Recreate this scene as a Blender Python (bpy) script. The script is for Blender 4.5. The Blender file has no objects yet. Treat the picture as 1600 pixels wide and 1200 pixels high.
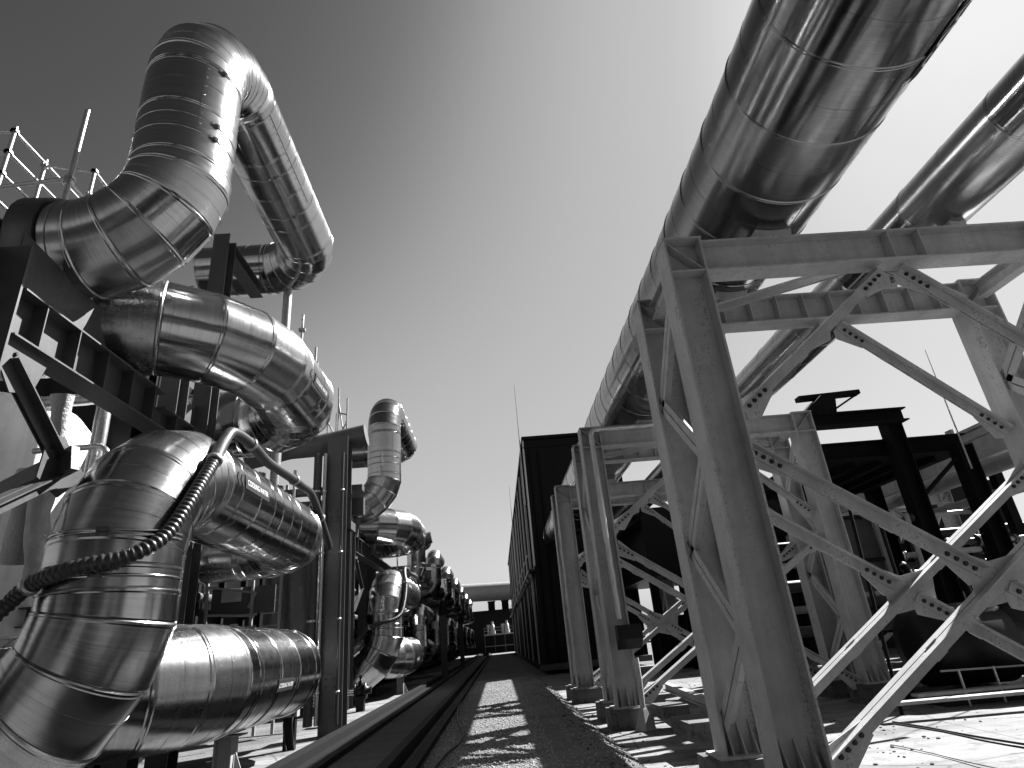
import bpy, math, random
from mathutils import Vector, Matrix, noise
random.seed(7)
R_ = math.radians
V = Vector
scene = bpy.context.scene
COL = scene.collection

# ------------------------------------------------------------------ helpers
KU = [1.0, 0.0]          # scaling about the camera's position (factor, level shift that goes with it); 1 = drawn directly in metres
def conv(p): return V((p[0]*KU[0], p[1]*KU[0], p[2]*KU[0] + KU[1]))
class MB:
    """collects faces (verts, smooth flag, uv, sheet value) and links them as ONE mesh object"""
    def __init__(s): s.v = []; s.f = []; s.sm = []; s.uv = []; s.sh = []
    def add(s, verts, faces, smooth=False, uvs=None, sheet=0.0):
        o = len(s.v); s.v += [tuple(p) for p in verts]
        for i, f in enumerate(faces):
            s.f.append(tuple(o + k for k in f)); s.sm.append(smooth); s.sh.append(sheet)
            s.uv.append(uvs[i] if uvs else None)
        return s
    def build(s, name, mat, parent=None, origin=None):
        me = bpy.data.meshes.new(name)
        vs = s.v
        if KU[0] != 1:
            vs = [tuple(conv(p)) for p in vs]
            if origin is not None: origin = tuple(conv(origin))
        if origin is not None:
            ox, oy, oz = origin; vs = [(x-ox, y-oy, z-oz) for x, y, z in vs]
        me.from_pydata(vs, [], s.f); me.update()
        me.polygons.foreach_set('use_smooth', s.sm)
        if any(u is not None for u in s.uv):
            lay = me.uv_layers.new(name='UVMap'); dat = []
            for f, u in zip(s.f, s.uv):
                for k in range(len(f)):
                    dat += list(u[k]) if u else [0.0, 0.0]
            lay.data.foreach_set('uv', dat)
            at = me.attributes.new('sheet', 'FLOAT', 'FACE'); at.data.foreach_set('value', s.sh)
        if mat: me.materials.append(mat)
        o = bpy.data.objects.new(name, me); COL.objects.link(o)
        if origin is not None: o.location = origin
        if parent is not None:
            o.parent = parent
            # children are given in world coordinates; parents are never rotated when built
            o.location = V(origin or (0, 0, 0)) - world_loc(parent)
        return o

def world_loc(o):
    l = V(o.location); p = o.parent
    while p: l += V(p.location); p = p.parent
    return l

def box(mb, lo, hi):
    x0, y0, z0 = lo; x1, y1, z1 = hi
    v = [(x0,y0,z0),(x1,y0,z0),(x1,y1,z0),(x0,y1,z0),(x0,y0,z1),(x1,y0,z1),(x1,y1,z1),(x0,y1,z1)]
    return mb.add(v, [(3,2,1,0),(4,5,6,7),(0,1,5,4),(1,2,6,5),(2,3,7,6),(3,0,4,7)])

def frame_of(p0, p1, up):
    d = (V(p1) - V(p0)).normalized(); up = V(up)
    u = (up - d * up.dot(d)).normalized(); w = d.cross(u)
    return d, u, w

def prism(mb, p0, p1, up, poly, cap=True, sk0=0.0, sk1=0.0):
    """extrude closed 2D polygon (w across, u up) from p0 to p1"""
    d, u, w = frame_of(p0, p1, up); n = len(poly)
    a = [V(p0) + w*x + u*y + d*(sk0*y) for x, y in poly]; b = [V(p1) + w*x + u*y + d*(sk1*y) for x, y in poly]
    f = [(i, (i+1) % n, n + (i+1) % n, n + i) for i in range(n)]
    if cap: f += [tuple(range(n-1, -1, -1)), tuple(range(n, 2*n))]
    return mb.add(a + b, f)

def bar(mb, p0, p1, wd, ht, up=(0, 0, 1)):
    x, y = wd/2, ht/2
    return prism(mb, p0, p1, up, [(-x,-y),(x,-y),(x,y),(-x,y)])

def hsec(mb, p0, p1, up, h, b, tf=.026, tw=.016):
    """H section: depth h along 'up', flange width b across"""
    y = h/2; x = b/2; t = tw/2
    prism(mb, p0, p1, up, [(-x,-y),(x,-y),(x,-y+tf),(t,-y+tf),(t,y-tf),(x,y-tf),(x,y),(-x,y),(-x,y-tf),(-t,y-tf),(-t,-y+tf),(-x,-y+tf)], cap=False)
    d, u, w = frame_of(p0, p1, up)
    for p, s in ((V(p0), 0), (V(p1), 1)):      # end caps as three quads
        for (x0, x1, y0, y1) in ((-x, x, -y, -y+tf), (-t, t, -y+tf, y-tf), (-x, x, y-tf, y)):
            q = [p+w*x0+u*y0, p+w*x1+u*y0, p+w*x1+u*y1, p+w*x0+u*y1]
            mb.add(q, [(0,1,2,3) if s else (3,2,1,0)])
    return mb

def dangle(mb, p0, p1, up, fl=.28, st=.15, t=.018, gap=.024):
    """two angles back to back: legs out on the 'up' side, stems hanging down"""
    g = gap/2; x = fl/2
    for s in (1, -1):
        poly = [(g, -st), (g+t, -st), (g+t, -t), (x, -t), (x, 0), (g, 0)]
        if s < 0: poly = [(-a, b) for a, b in poly][::-1]
        prism(mb, p0, p1, up, poly)
    return mb

def tube(mb, pts, r, n=10, cap=True, smooth=True, uv=False, sheet=0.0):
    pts = [V(p) for p in pts]; rings = []
    if isinstance(r, (int, float)): r = [r]*len(pts)
    d0 = (pts[1]-pts[0]).normalized()
    u = d0.orthogonal().normalized(); L = 0; vs = []
    for i, p in enumerate(pts):
        if i == 0: d = d0
        elif i == len(pts)-1: d = (pts[i]-pts[i-1]).normalized()
        else: d = ((pts[i+1]-pts[i]).normalized() + (pts[i]-pts[i-1]).normalized()).normalized()
        u = (u - d*u.dot(d)).normalized(); w = d.cross(u)
        if i: L += (pts[i]-pts[i-1]).length
        vs += [p + (u*math.cos(a) + w*math.sin(a))*r[i] for a in [2*math.pi*k/n for k in range(n)]]
    fs = []; m = len(pts)
    for i in range(m-1):
        for k in range(n):
            fs.append((i*n+k, i*n+(k+1) % n, (i+1)*n+(k+1) % n, (i+1)*n+k))
    mb.add(vs, fs, smooth)
    if cap:
        mb.add([vs[k] for k in range(n)], [tuple(range(n-1, -1, -1))])
        mb.add([vs[(m-1)*n+k] for k in range(n)], [tuple(range(n))])
    return mb

def lathe(mb, c, axis, prof, n=24, smooth=True):
    """prof: (t along axis, radius)"""
    d = V(axis).normalized(); u = d.orthogonal().normalized(); w = d.cross(u); c = V(c); vs = []
    for t, r in prof:
        vs += [c + d*t + (u*math.cos(2*math.pi*k/n) + w*math.sin(2*math.pi*k/n))*r for k in range(n)]
    fs = [(i*n+k, i*n+(k+1) % n, (i+1)*n+(k+1) % n, (i+1)*n+k) for i in range(len(prof)-1) for k in range(n)]
    mb.add(vs, fs, smooth)
    mb.add(vs[:n], [tuple(range(n-1, -1, -1))]); mb.add(vs[-n:], [tuple(range(n))])
    return mb

def tag(o, label=None, cat=None, group=None, kind=None):
    if label: o['label'] = label
    if cat: o['category'] = cat
    if group: o['group'] = group
    if kind: o['kind'] = kind
    return o

def thing(name, loc, label, cat, group=None):
    o = bpy.data.objects.new(name, None); COL.objects.link(o); o.location = conv(loc); o.empty_display_size = .3
    return tag(o, label, cat, group)

def copy_tree(o, loc=None, label=None, parent=None, skip=()):
    c = o.copy(); COL.objects.link(c)
    if parent is not None: c.parent = parent
    if loc is not None: c.location = loc
    if label: c['label'] = label
    for ch in o.children:
        if ch.name.split('.')[0] in skip: continue
        copy_tree(ch, parent=c, skip=skip)
    return c

# ------------------------------------------------------------------ materials (all neutral: the photograph is black and white)
def new_mat(name):
    m = bpy.data.materials.new(name); m.use_nodes = True
    nt = m.node_tree; b = nt.nodes['Principled BSDF']
    return m, nt, b
def N(nt, t, **kw):
    n = nt.nodes.new(t)
    for k, v in kw.items(): setattr(n, k, v)
    return n
def grey(v): return (v, v, v, 1)
def ramp(nt, src, stops):
    r = N(nt, 'ShaderNodeValToRGB'); e = r.color_ramp.elements
    while len(e) < len(stops): e.new(.5)
    for el, (p, v) in zip(e, stops): el.position = p; el.color = grey(v)
    if len(stops) > 4: r.color_ramp.interpolation = 'B_SPLINE'
    nt.links.new(src, r.inputs['Fac']); return r.outputs['Color']
def mapr(nt, src, a, b, lo=0., hi=1.):
    m = N(nt, 'ShaderNodeMapRange'); m.inputs['From Min'].default_value = lo; m.inputs['From Max'].default_value = hi
    m.inputs['To Min'].default_value = a; m.inputs['To Max'].default_value = b
    nt.links.new(src, m.inputs['Value']); return m.outputs['Result']
def tex(nt, scale, detail=4, rough=.55, vec=None, coord='Object', sc=None):
    n = N(nt, 'ShaderNodeTexNoise'); n.inputs['Scale'].default_value = scale
    n.inputs['Detail'].default_value = detail; n.inputs['Roughness'].default_value = rough
    if vec is None:
        tc = N(nt, 'ShaderNodeTexCoord'); vec = tc.outputs[coord]
    if sc:
        mp = N(nt, 'ShaderNodeMapping'); mp.inputs['Scale'].default_value = sc
        nt.links.new(vec, mp.inputs['Vector']); vec = mp.outputs['Vector']
    nt.links.new(vec, n.inputs['Vector']); return n.outputs['Fac']
def bump(nt, b, h, strength, dist=.01, prev=None):
    n = N(nt, 'ShaderNodeBump'); n.inputs['Strength'].default_value = strength; n.inputs['Distance'].default_value = dist
    nt.links.new(h, n.inputs['Height'])
    if prev is not None: nt.links.new(prev, n.inputs['Normal'])
    nt.links.new(n.outputs['Normal'], b.inputs['Normal']); return n.outputs['Normal']
def math2(nt, op, a, b=None, v=None):
    m = N(nt, 'ShaderNodeMath', operation=op); nt.links.new(a, m.inputs[0])
    if b is not None: nt.links.new(b, m.inputs[1])
    if v is not None: m.inputs[1].default_value = v
    return m.outputs[0]

def mat_jacket(name='aluminium_jacket', k=1.):
    m, nt, b = new_mat(name)
    tc = N(nt, 'ShaderNodeTexCoord'); uv = tc.outputs['UV']
    at = N(nt, 'ShaderNodeAttribute', attribute_name='sheet')
    st = tex(nt, 1, 3, .6, vec=uv, sc=(.5, 55, 1))          # roll marks running round the sheet
    st2 = tex(nt, 1, 2, .5, vec=uv, sc=(9, .25, 1))         # faint rub marks along it
    big = tex(nt, 1.3, 3, .5)                                # handling dents
    sm = tex(nt, 7, 5, .65)
    rr = mapr(nt, sm, .10, .18, .3, .75)
    rs = mapr(nt, at.outputs['Fac'], 0, .13)
    rg = math2(nt, 'ADD', rr, rs)
    nt.links.new(rg, b.inputs['Roughness'])
    c1 = mapr(nt, st, .55*k, .40*k, .35, .7); c2 = mapr(nt, sm, 1.0, .85, .45, .8)
    c3 = mapr(nt, at.outputs['Fac'], .9, 1.05)
    c = math2(nt, 'MULTIPLY', math2(nt, 'MULTIPLY', c1, c2), c3)
    nt.links.new(c, b.inputs['Base Color'])
    b.inputs['Metallic'].default_value = 1
    n1 = bump(nt, b, big, .10, .05)
    n2 = bump(nt, b, st, .15, .003, n1)
    bump(nt, b, st2, .05, .008, n2)
    b.inputs['Anisotropic'].default_value = .35
    return m
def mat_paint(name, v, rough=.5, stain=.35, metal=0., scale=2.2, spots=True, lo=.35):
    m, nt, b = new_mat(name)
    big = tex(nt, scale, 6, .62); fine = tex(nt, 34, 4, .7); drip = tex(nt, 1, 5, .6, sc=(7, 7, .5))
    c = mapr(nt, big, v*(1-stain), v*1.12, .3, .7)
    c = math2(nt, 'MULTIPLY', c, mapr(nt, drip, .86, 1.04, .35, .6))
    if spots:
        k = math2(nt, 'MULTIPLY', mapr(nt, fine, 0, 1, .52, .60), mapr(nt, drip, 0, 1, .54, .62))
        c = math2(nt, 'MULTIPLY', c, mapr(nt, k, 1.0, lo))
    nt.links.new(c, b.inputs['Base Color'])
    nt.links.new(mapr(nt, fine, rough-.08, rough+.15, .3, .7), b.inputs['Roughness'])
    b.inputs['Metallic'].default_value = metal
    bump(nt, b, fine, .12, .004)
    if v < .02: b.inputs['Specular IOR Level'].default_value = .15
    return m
def mat_plain(name, v, rough=.5, metal=0., bumpy=0, scale=20):
    m, nt, b = new_mat(name)
    n = tex(nt, scale, 4, .6)
    nt.links.new(mapr(nt, n, v*.7, v*1.2, .3, .7), b.inputs['Base Color'])
    b.inputs['Roughness'].default_value = rough; b.inputs['Metallic'].default_value = metal
    if v < .02: b.inputs['Specular IOR Level'].default_value = .25
    if bumpy: bump(nt, b, n, bumpy, .02)
    return m
def mat_ground():
    m, nt, b = new_mat('gravel_ground')
    a = tex(nt, .8, 6, .6); f = tex(nt, 30, 5, .75)
    vo = N(nt, 'ShaderNodeTexVoronoi'); vo.inputs['Scale'].default_value = 46
    tc = N(nt, 'ShaderNodeTexCoord'); nt.links.new(tc.outputs['Object'], vo.inputs['Vector'])
    c = math2(nt, 'MULTIPLY', mapr(nt, a, .09, .21, .3, .7), mapr(nt, f, .55, 1.2, .3, .7))
    c = math2(nt, 'MULTIPLY', c, mapr(nt, vo.outputs['Distance'], 1.15, .5, 0, .9))
    nt.links.new(c, b.inputs['Base Color']); b.inputs['Roughness'].default_value = .95
    n1 = bump(nt, b, vo.outputs['Distance'], .8, .03); bump(nt, b, f, .5, .02, n1)
    return m
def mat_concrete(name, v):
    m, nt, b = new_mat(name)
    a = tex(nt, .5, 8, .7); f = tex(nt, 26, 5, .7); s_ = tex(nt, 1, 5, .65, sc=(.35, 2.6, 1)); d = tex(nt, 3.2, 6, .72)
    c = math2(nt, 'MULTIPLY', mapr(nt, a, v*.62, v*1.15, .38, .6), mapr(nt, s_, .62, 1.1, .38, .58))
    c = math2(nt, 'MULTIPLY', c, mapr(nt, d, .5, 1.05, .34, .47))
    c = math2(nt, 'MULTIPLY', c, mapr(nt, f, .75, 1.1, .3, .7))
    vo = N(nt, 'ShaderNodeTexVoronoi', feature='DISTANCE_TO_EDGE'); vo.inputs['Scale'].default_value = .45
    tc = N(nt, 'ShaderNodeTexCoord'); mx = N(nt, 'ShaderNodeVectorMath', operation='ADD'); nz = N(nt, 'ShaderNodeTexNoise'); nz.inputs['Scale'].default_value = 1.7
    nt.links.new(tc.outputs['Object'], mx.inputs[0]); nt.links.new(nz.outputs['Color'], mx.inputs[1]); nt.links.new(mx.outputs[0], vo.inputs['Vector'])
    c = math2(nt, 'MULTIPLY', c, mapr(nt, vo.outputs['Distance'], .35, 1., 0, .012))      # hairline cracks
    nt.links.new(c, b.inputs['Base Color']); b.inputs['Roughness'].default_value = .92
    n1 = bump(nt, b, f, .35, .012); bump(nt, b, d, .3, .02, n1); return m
def mat_wrap(name, v):
    m, nt, b = new_mat(name)
    a = tex(nt, 6, 6, .6); c = tex(nt, 2, 4, .5)
    nt.links.new(mapr(nt, c, v*.8, v*1.1, .3, .7), b.inputs['Base Color'])
    b.inputs['Roughness'].default_value = .35
    bump(nt, b, a, .9, .06); return m

M = dict(
    jacket=mat_jacket('aluminium_jacket', .82), jacket_shaded=mat_jacket('shaded_jacket', .5),  # second jacket darker, putting the wide overhead pipe's shaded underside into its colour
    steel=mat_paint('grey_painted_steel', .36, .6, .2, lo=.5),
    steel_light=mat_paint('pale_galvanised_steel', .24, .5, .25, spots=False),
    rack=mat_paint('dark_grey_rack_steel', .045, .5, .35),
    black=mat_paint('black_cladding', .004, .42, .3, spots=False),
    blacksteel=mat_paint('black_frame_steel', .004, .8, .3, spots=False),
    rib=mat_plain('cladding_rib_metal', .5, .3, .6),
    concrete=mat_concrete('slab_concrete', .155), plinth=mat_concrete('plinth_concrete', .09),
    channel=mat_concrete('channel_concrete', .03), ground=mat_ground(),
    stone=mat_plain('loose_stone', .26, .95, 0, .3, 9),
    rubber=mat_plain('black_rubber', .022, .38, 0, .1, 40),
    galv=mat_plain('scaffold_tube_metal', .42, .35, .85, .1, 30),
    bolt=mat_plain('bolt_metal', .03, .5, .5),
    sign=mat_plain('sign_black', .006, .8), white=mat_plain('sign_white_letters', .6, .5),
    wrap=mat_wrap('white_plastic_wrap', .34), tarp=mat_wrap('grey_tarpaulin', .09), foil=mat_wrap('crinkled_foil', .55),
    vessel=mat_paint('white_vessel_cladding', .8, .45, .08, spots=False),
    dark=mat_plain('dark_machinery', .007, .45, .2, .1, 6), mid=mat_paint('mid_grey_machinery', .06, .5, .4),
    pale=mat_paint('pale_painted_metal', .28, .4, .2, spots=False), cable=mat_plain('black_cable', .015, .5),
    weed=mat_plain('dry_weed', .05, .8))
fb = M['foil'].node_tree.nodes['Principled BSDF']; fb.inputs['Metallic'].default_value = .8

# ------------------------------------------------------------------ camera (fitted to the photograph)
ROT = Matrix(((0.99759, -0.06897, 0.0495), (-0.01951, 0.3950, 0.91847), (-0.0829, -0.9161, 0.3923)))
def fit():
    va = V((-20, 405, 0)); vv = V((-205, -2200, 0)); f = math.sqrt(-va.dot(vv))
    dy = V((va.x, va.y, f)).normalized(); dz = V((vv.x, vv.y, f)).normalized(); dx = dy.cross(dz)
    return f, Matrix((dx, dy, dz))
FPX, ROT = fit()
cam_d = bpy.data.cameras.new('Camera'); cam = bpy.data.objects.new('Camera', cam_d); COL.objects.link(cam)
CAMZ = 1.6
right = V((ROT[0][0], ROT[1][0], ROT[2][0])); down = V((ROT[0][1], ROT[1][1], ROT[2][1])); fwd = V((ROT[0][2], ROT[1][2], ROT[2][2]))
mw = Matrix.Identity(4)
for i in range(3): mw[i][0] = right[i]; mw[i][1] = -down[i]; mw[i][2] = -fwd[i]
mw[2][3] = CAMZ
cam.matrix_world = mw
cam_d.sensor_width = 36; cam_d.sensor_fit = 'HORIZONTAL'; cam_d.lens = FPX/1600*36
cam_d.clip_start = .05; cam_d.clip_end = 3000
scene.camera = cam

# ------------------------------------------------------------------ light
SUN_AZ, SUN_EL = R_(55), R_(45)
sdir = V((math.sin(SUN_AZ)*math.cos(SUN_EL), math.cos(SUN_AZ)*math.cos(SUN_EL), math.sin(SUN_EL)))
sd = bpy.data.lights.new('sun', 'SUN'); so = bpy.data.objects.new('sun', sd); COL.objects.link(so)
sd.energy = 5.0; sd.angle = R_(.5); sd.color = (1, 1, 1)
so.rotation_euler = sdir.to_track_quat('Z', 'Y').to_euler(); so.location = (20, 15, 40)
w = bpy.data.worlds.new('World'); scene.world = w; w.use_nodes = True
nt = w.node_tree; bg = nt.nodes['Background']
sky = N(nt, 'ShaderNodeTexSky'); sky.sky_type = 'NISHITA'; sky.sun_disc = False
sky.sun_elevation = SUN_EL; sky.sun_rotation = SUN_AZ; sky.air_density = 3.0; sky.dust_density = 1.0; sky.ozone_density = 1
sep = N(nt, 'ShaderNodeSeparateColor'); nt.links.new(sky.outputs['Color'], sep.inputs['Color'])   # red filter of the black and white picture
v_ = math2(nt, 'MULTIPLY', sep.outputs['Red'], v=.1/1.5)
tone = ramp(nt, v_, [(.10, .04), (.155, .065), (.21, .15), (.255, .37), (.31, .48), (.37, .53), (.44, .57), (.52, .67), (.62, .76), (.74, .80), (.87, .85), (1, .90)])
nt.links.new(math2(nt, 'MULTIPLY', tone, v=.25/.1), bg.inputs['Color'])
bg.inputs['Strength'].default_value = .1
scene.view_settings.view_transform = 'Standard'; scene.view_settings.look = 'None'
scene.view_settings.exposure = 2.0; scene.view_settings.gamma = 1
scene.render.engine = 'CYCLES'; scene.cycles.use_denoising = True
scene.cycles.max_bounces = 6; scene.cycles.glossy_bounces = 4; scene.cycles.diffuse_bounces = 3

# ------------------------------------------------------------------ ground
def sheet(name, prof, y0, y1, mat, ny=1):
    mb = MB(); n = len(prof)
    ys = [y0 + (y1-y0)*i/ny for i in range(ny+1)]
    vs = [(x, y, z) for y in ys for x, z in prof]
    mb.add(vs, [(j*n+i, j*n+i+1, (j+1)*n+i+1, (j+1)*n+i) for j in range(ny) for i in range(n-1)])
    return tag(mb.build(name, mat), kind='structure')
sheet('ground', [(-900, 0), (1.55, 0), (2.0, -.225), (900, -.225)], -200, 1500, M['ground'])
def slab(name, prof, y0, y1, t, mat):
    mb = MB(); top = [(x, z) for x, z in prof]; n = len(top)
    vs = [(x, y0, z) for x, z in top] + [(x, y1, z) for x, z in top] + [(x, y0, z-t) for x, z in top] + [(x, y1, z-t) for x, z in top]
    fs = [(i, i+1, n+i+1, n+i) for i in range(n-1)]
    fs += [(2*n+i, 2*n+i+1, i+1, i) for i in range(n-1)] + [(n+i, n+i+1, 3*n+i+1, 3*n+i) for i in range(n-1)]
    fs += [(2*n, 0, n, 3*n), (n-1, 3*n-1, 4*n-1, 2*n-1)]
    mb.add(vs, fs); return tag(mb.build(name, mat), kind='structure')
slab('slab', [(1.95, -.19), (40, -.19)], -20, 36, .06, M['concrete'])
slab('plant_floor', [(-5.0, .05), (-3.52, .05)], 8.6, 120, .08, M['concrete'])
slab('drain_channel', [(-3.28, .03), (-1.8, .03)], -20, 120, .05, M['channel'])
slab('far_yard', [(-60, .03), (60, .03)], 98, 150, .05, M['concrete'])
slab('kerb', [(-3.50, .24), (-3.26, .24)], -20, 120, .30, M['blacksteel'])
slab('kerb', [(-3.24, .12), (-2.85, .12)], -20, 120, .17, M['blacksteel'])  # kerb's inner wall, widened by a dark strip that puts in the channel's shade
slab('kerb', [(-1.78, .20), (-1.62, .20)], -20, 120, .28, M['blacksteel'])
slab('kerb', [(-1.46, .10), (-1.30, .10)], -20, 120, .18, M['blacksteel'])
# loose stones of the gravel lane: one mass nobody could count
mb = MB()
ico = [(0,0,1),(.894,0,.447),(.276,.851,.447),(-.724,.526,.447),(-.724,-.526,.447),(.276,-.851,.447),(.724,.526,-.447),(-.276,.851,-.447),(-.894,0,-.447),(-.276,-.851,-.447),(.724,-.526,-.447),(0,0,-1)]
icf = [(0,1,2),(0,2,3),(0,3,4),(0,4,5),(0,5,1),(1,6,2),(2,7,3),(3,8,4),(4,9,5),(5,10,1),(6,7,2),(7,8,3),(8,9,4),(9,10,5),(10,6,1),(11,7,6),(11,8,7),(11,9,8),(11,10,9),(11,6,10)]
for i in range(13000):
    y = 8.5 + 24*random.random()**1.7; x = random.uniform(-1.28, 1.74); s = random.uniform(.007, .022)
    if x > .75 and random.random() < .75: continue
    q = Matrix.Rotation(random.random()*6.3, 3, V((random.random()-.5, random.random()-.5, random.random()))) if i % 2 else Matrix.Identity(3)
    k = V((random.uniform(.7, 1.4), random.uniform(.7, 1.3), random.uniform(.5, .9)))
    mb.add([V((x, y, s*.3)) + q @ V((a*k.x*s, b_*k.y*s, c*k.z*s)) for a, b_, c in ico], icf)
tag(mb.build('gravel', M['stone']), 'loose pale gravel stones strewn along the lane', 'gravel', kind='stuff')

# ------------------------------------------------------------------ jacketed pipes
NSEG = 40
class Frame:
    def __init__(s, d): s.u = (V((0,0,1)) - d*d.z).normalized() if abs(d.z) < .9 else (V((1,0,0)) - d*d.x).normalized()
    def at(s, d):
        s.u = (s.u - d*s.u.dot(d)).normalized(); return s.u, d.cross(s.u)

def sheet_seg(mb, a, b, na, nb, r, fr, v0, n=NSEG, jit=None, lip0=True, lip1=True):
    """one sheet of cladding: a straight cylinder between the planes (a, na) and (b, nb), with a swaged bead at its end"""
    d = (b-a).normalized(); u, w_ = fr.at(d); L = (b-a).length
    sh = random.random() if jit is None else jit; vs = []; tv = []
    e = min(.012, L*.06); bd = r*.012; gv = min(.010, r*.016)
    prof = [(0., r-gv), (e/L, r)]
    if L > .34:
        h = .018/L; prof += [(.5-h, r), (.5-h+.0005, r+.0035), (.5+h, r+.0035), (.5+h+.0005, r)]
    prof += [(1-3.6*e/L, r), (1-2.6*e/L, r+bd), (1-1.1*e/L, r+bd), (1., r-gv)]
    rings = []
    for t, rr in prof:
        ring = []
        for k in range(n+1):
            an = 2*math.pi*k/n; off = (u*math.cos(an) + w_*math.sin(an))*rr
            p0 = a + off; p0 -= d*((p0-a).dot(na)/d.dot(na))
            p1 = b + off; p1 -= d*((p1-b).dot(nb)/d.dot(nb))
            ring.append(p0.lerp(p1, t))
        rings.append(ring)
    m = n+1
    for i in range(len(rings)-1):      # each band keeps its own vertices: round across, crisp along
        fs = []; uv = []
        for k in range(n):
            fs.append((k, k+1, m+k+1, m+k))
            q = [(k, prof[i][0]), (k+1, prof[i][0]), (k+1, prof[i+1][0]), (k, prof[i+1][0])]
            uv.append([(x*2*math.pi/n*r, v0 + t*L) for x, t in q])
        mb.add(rings[i] + rings[i+1], fs, True, uv, sh)
    return v0 + L

def bend_pts(p_in, corner, p_out, R, n):
    d0 = (corner-p_in).normalized(); d1 = (p_out-corner).normalized()
    ang = d0.angle(d1); T = R*math.tan(ang/2); s = corner - d0*T; e = corner + d1*T
    axis = d0.cross(d1).normalized(); nrm = axis.cross(d0).normalized(); c = s + nrm*R
    # polygon circumscribed so that the first and last half wedges are collinear with the runs
    pts = [s]
    da = ang/n; Rc = R/math.cos(da/2)
    for i in range(n):
        th = da*(i+.5); pts.append(c + (-nrm*math.cos(th) + d0*math.sin(th))*Rc)
    pts.append(e)
    return pts, d0, d1

def band(parent, c, d, r, th=.004, wd=.035, mat=None, buckle=None, name='strap'):
    mb = MB(); d = V(d).normalized(); c = V(c)
    lathe(mb, c, d, [(-wd/2, r), (-wd/2, r+th), (wd/2, r+th), (wd/2, r)], 40)
    o = mb.build(name, mat or M['jacket'], parent, c)
    if buckle is not None:
        bu = MB(); u = V(buckle).normalized(); u = (u - d*u.dot(d)).normalized(); s = d.cross(u)
        p = c + u*(r+th+.012)
        bar(bu, p - s*.06, p + s*.06, wd*1.3, .022, u)
        bar(bu, p - s*.015 + u*.018, p + s*.045 + u*.026, wd*.6, .02, u)
        bu.build('buckle', M['jacket'], o, p)
    return o

def lap_strip(parent, a, b, d_out, r, rivets=True):
    mb = MB(); a, b, u = V(a), V(b), V(d_out).normalized(); d = (b-a).normalized(); s = d.cross(u)
    bar(mb, a + u*(r+.004), b + u*(r+.004), .012, .012, u)
    if rivets:
        L = (b-a).length; k = max(2, int(L/.17)); rv = mb
        for i in range(k):
            p = a + d*(L*(i+.5)/k) + (u*math.cos(.06) + s*math.sin(.06))*r
            lathe(rv, p, u, [(0, .012), (.008, .01), (.012, .004)], 8)
    return mb.build('lap_seam', M['jacket'], parent, a)

def text_mesh(txt, size):
    cu = bpy.data.curves.new('lettering', 'FONT'); cu.body = txt; cu.size = size; cu.align_x = 'CENTER'; cu.align_y = 'CENTER'; cu.extrude = .0
    ob = bpy.data.objects.new('lettering', cu); COL.objects.link(ob)
    dg = bpy.context.evaluated_depsgraph_get(); me = bpy.data.meshes.new_from_object(ob.evaluated_get(dg))
    vs = [V(v.co) for v in me.vertices]; fs = [tuple(p.vertices) for p in me.polygons]
    bpy.data.objects.remove(ob); bpy.data.curves.remove(cu); bpy.data.meshes.remove(me)
    return vs, fs

def on_cyl(c, d, up0, r, x, y, lift):
    """x runs along d, y round the pipe from direction up0"""
    s = d.cross(up0); a = y/r
    return c + d*x + (up0*math.cos(a) - s*math.sin(a))*(r+lift)

def flow_sign(parent, c, d, out, r, L=.9, H=.19, arrow=-1, flip=False):
    """black name plate bent on the pipe with white lettering and two chevrons beside it"""
    c, d, out = V(c), V(d).normalized(), V(out).normalized()
    mb = MB(); nx, ny = 6, 8; vs = []
    for j in range(ny+1):
        for i in range(nx+1): vs.append(on_cyl(c, d, out, r, -L/2 + L*i/nx, -H/2 + H*j/ny, .010))
    mb.add(vs, [(j*(nx+1)+i, j*(nx+1)+i+1, (j+1)*(nx+1)+i+1, (j+1)*(nx+1)+i) for j in range(ny) for i in range(nx)])
    for sgn in (1,):
        e = [on_cyl(c, d, out, r, x, y, h) for x, y, h in ((-L/2,-H/2,.010),(L/2,-H/2,.010),(L/2,-H/2,-.01),(-L/2,-H/2,-.01),(-L/2,H/2,.010),(L/2,H/2,.010),(L/2,H/2,-.01),(-L/2,H/2,-.01))]
        mb.add(e, [(0,3,2,1),(4,5,6,7)])
    o = mb.build('flow_sign', M['sign'], parent, c)
    tv, tf = text_mesh('COOLING WATER', .125 * L/.9 )
    xs = [v.x for v in tv]; sc_ = (L*.86)/(max(xs)-min(xs)); ys = [v.y for v in tv]; mid = (max(ys)+min(ys))/2
    tm = MB(); tm.add([on_cyl(c, d, out, r, v.x*sc_, (v.y-mid)*sc_*1.15, .014) for v in tv], tf)
    tm.build('lettering', M['white'], o, c)
    for k in range(2):
        ch = MB(); x0 = arrow*(L/2 + .10 + .13*k)
        poly = [(0, .09), (.05, .09), (.05-arrow*-.06, 0), (.05, -.09), (0, -.09), (arrow*.06, 0)]
        A = [(x0 + (px if arrow > 0 else px), py) for px, py in poly]
        ch.add([on_cyl(c, d, out, r, px, py, .010) for px, py in A], [(0, 1, 2, 5), (5, 2, 3, 4)])
        ch.build('chevron', M['sign'], o, c)
    return o

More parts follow.
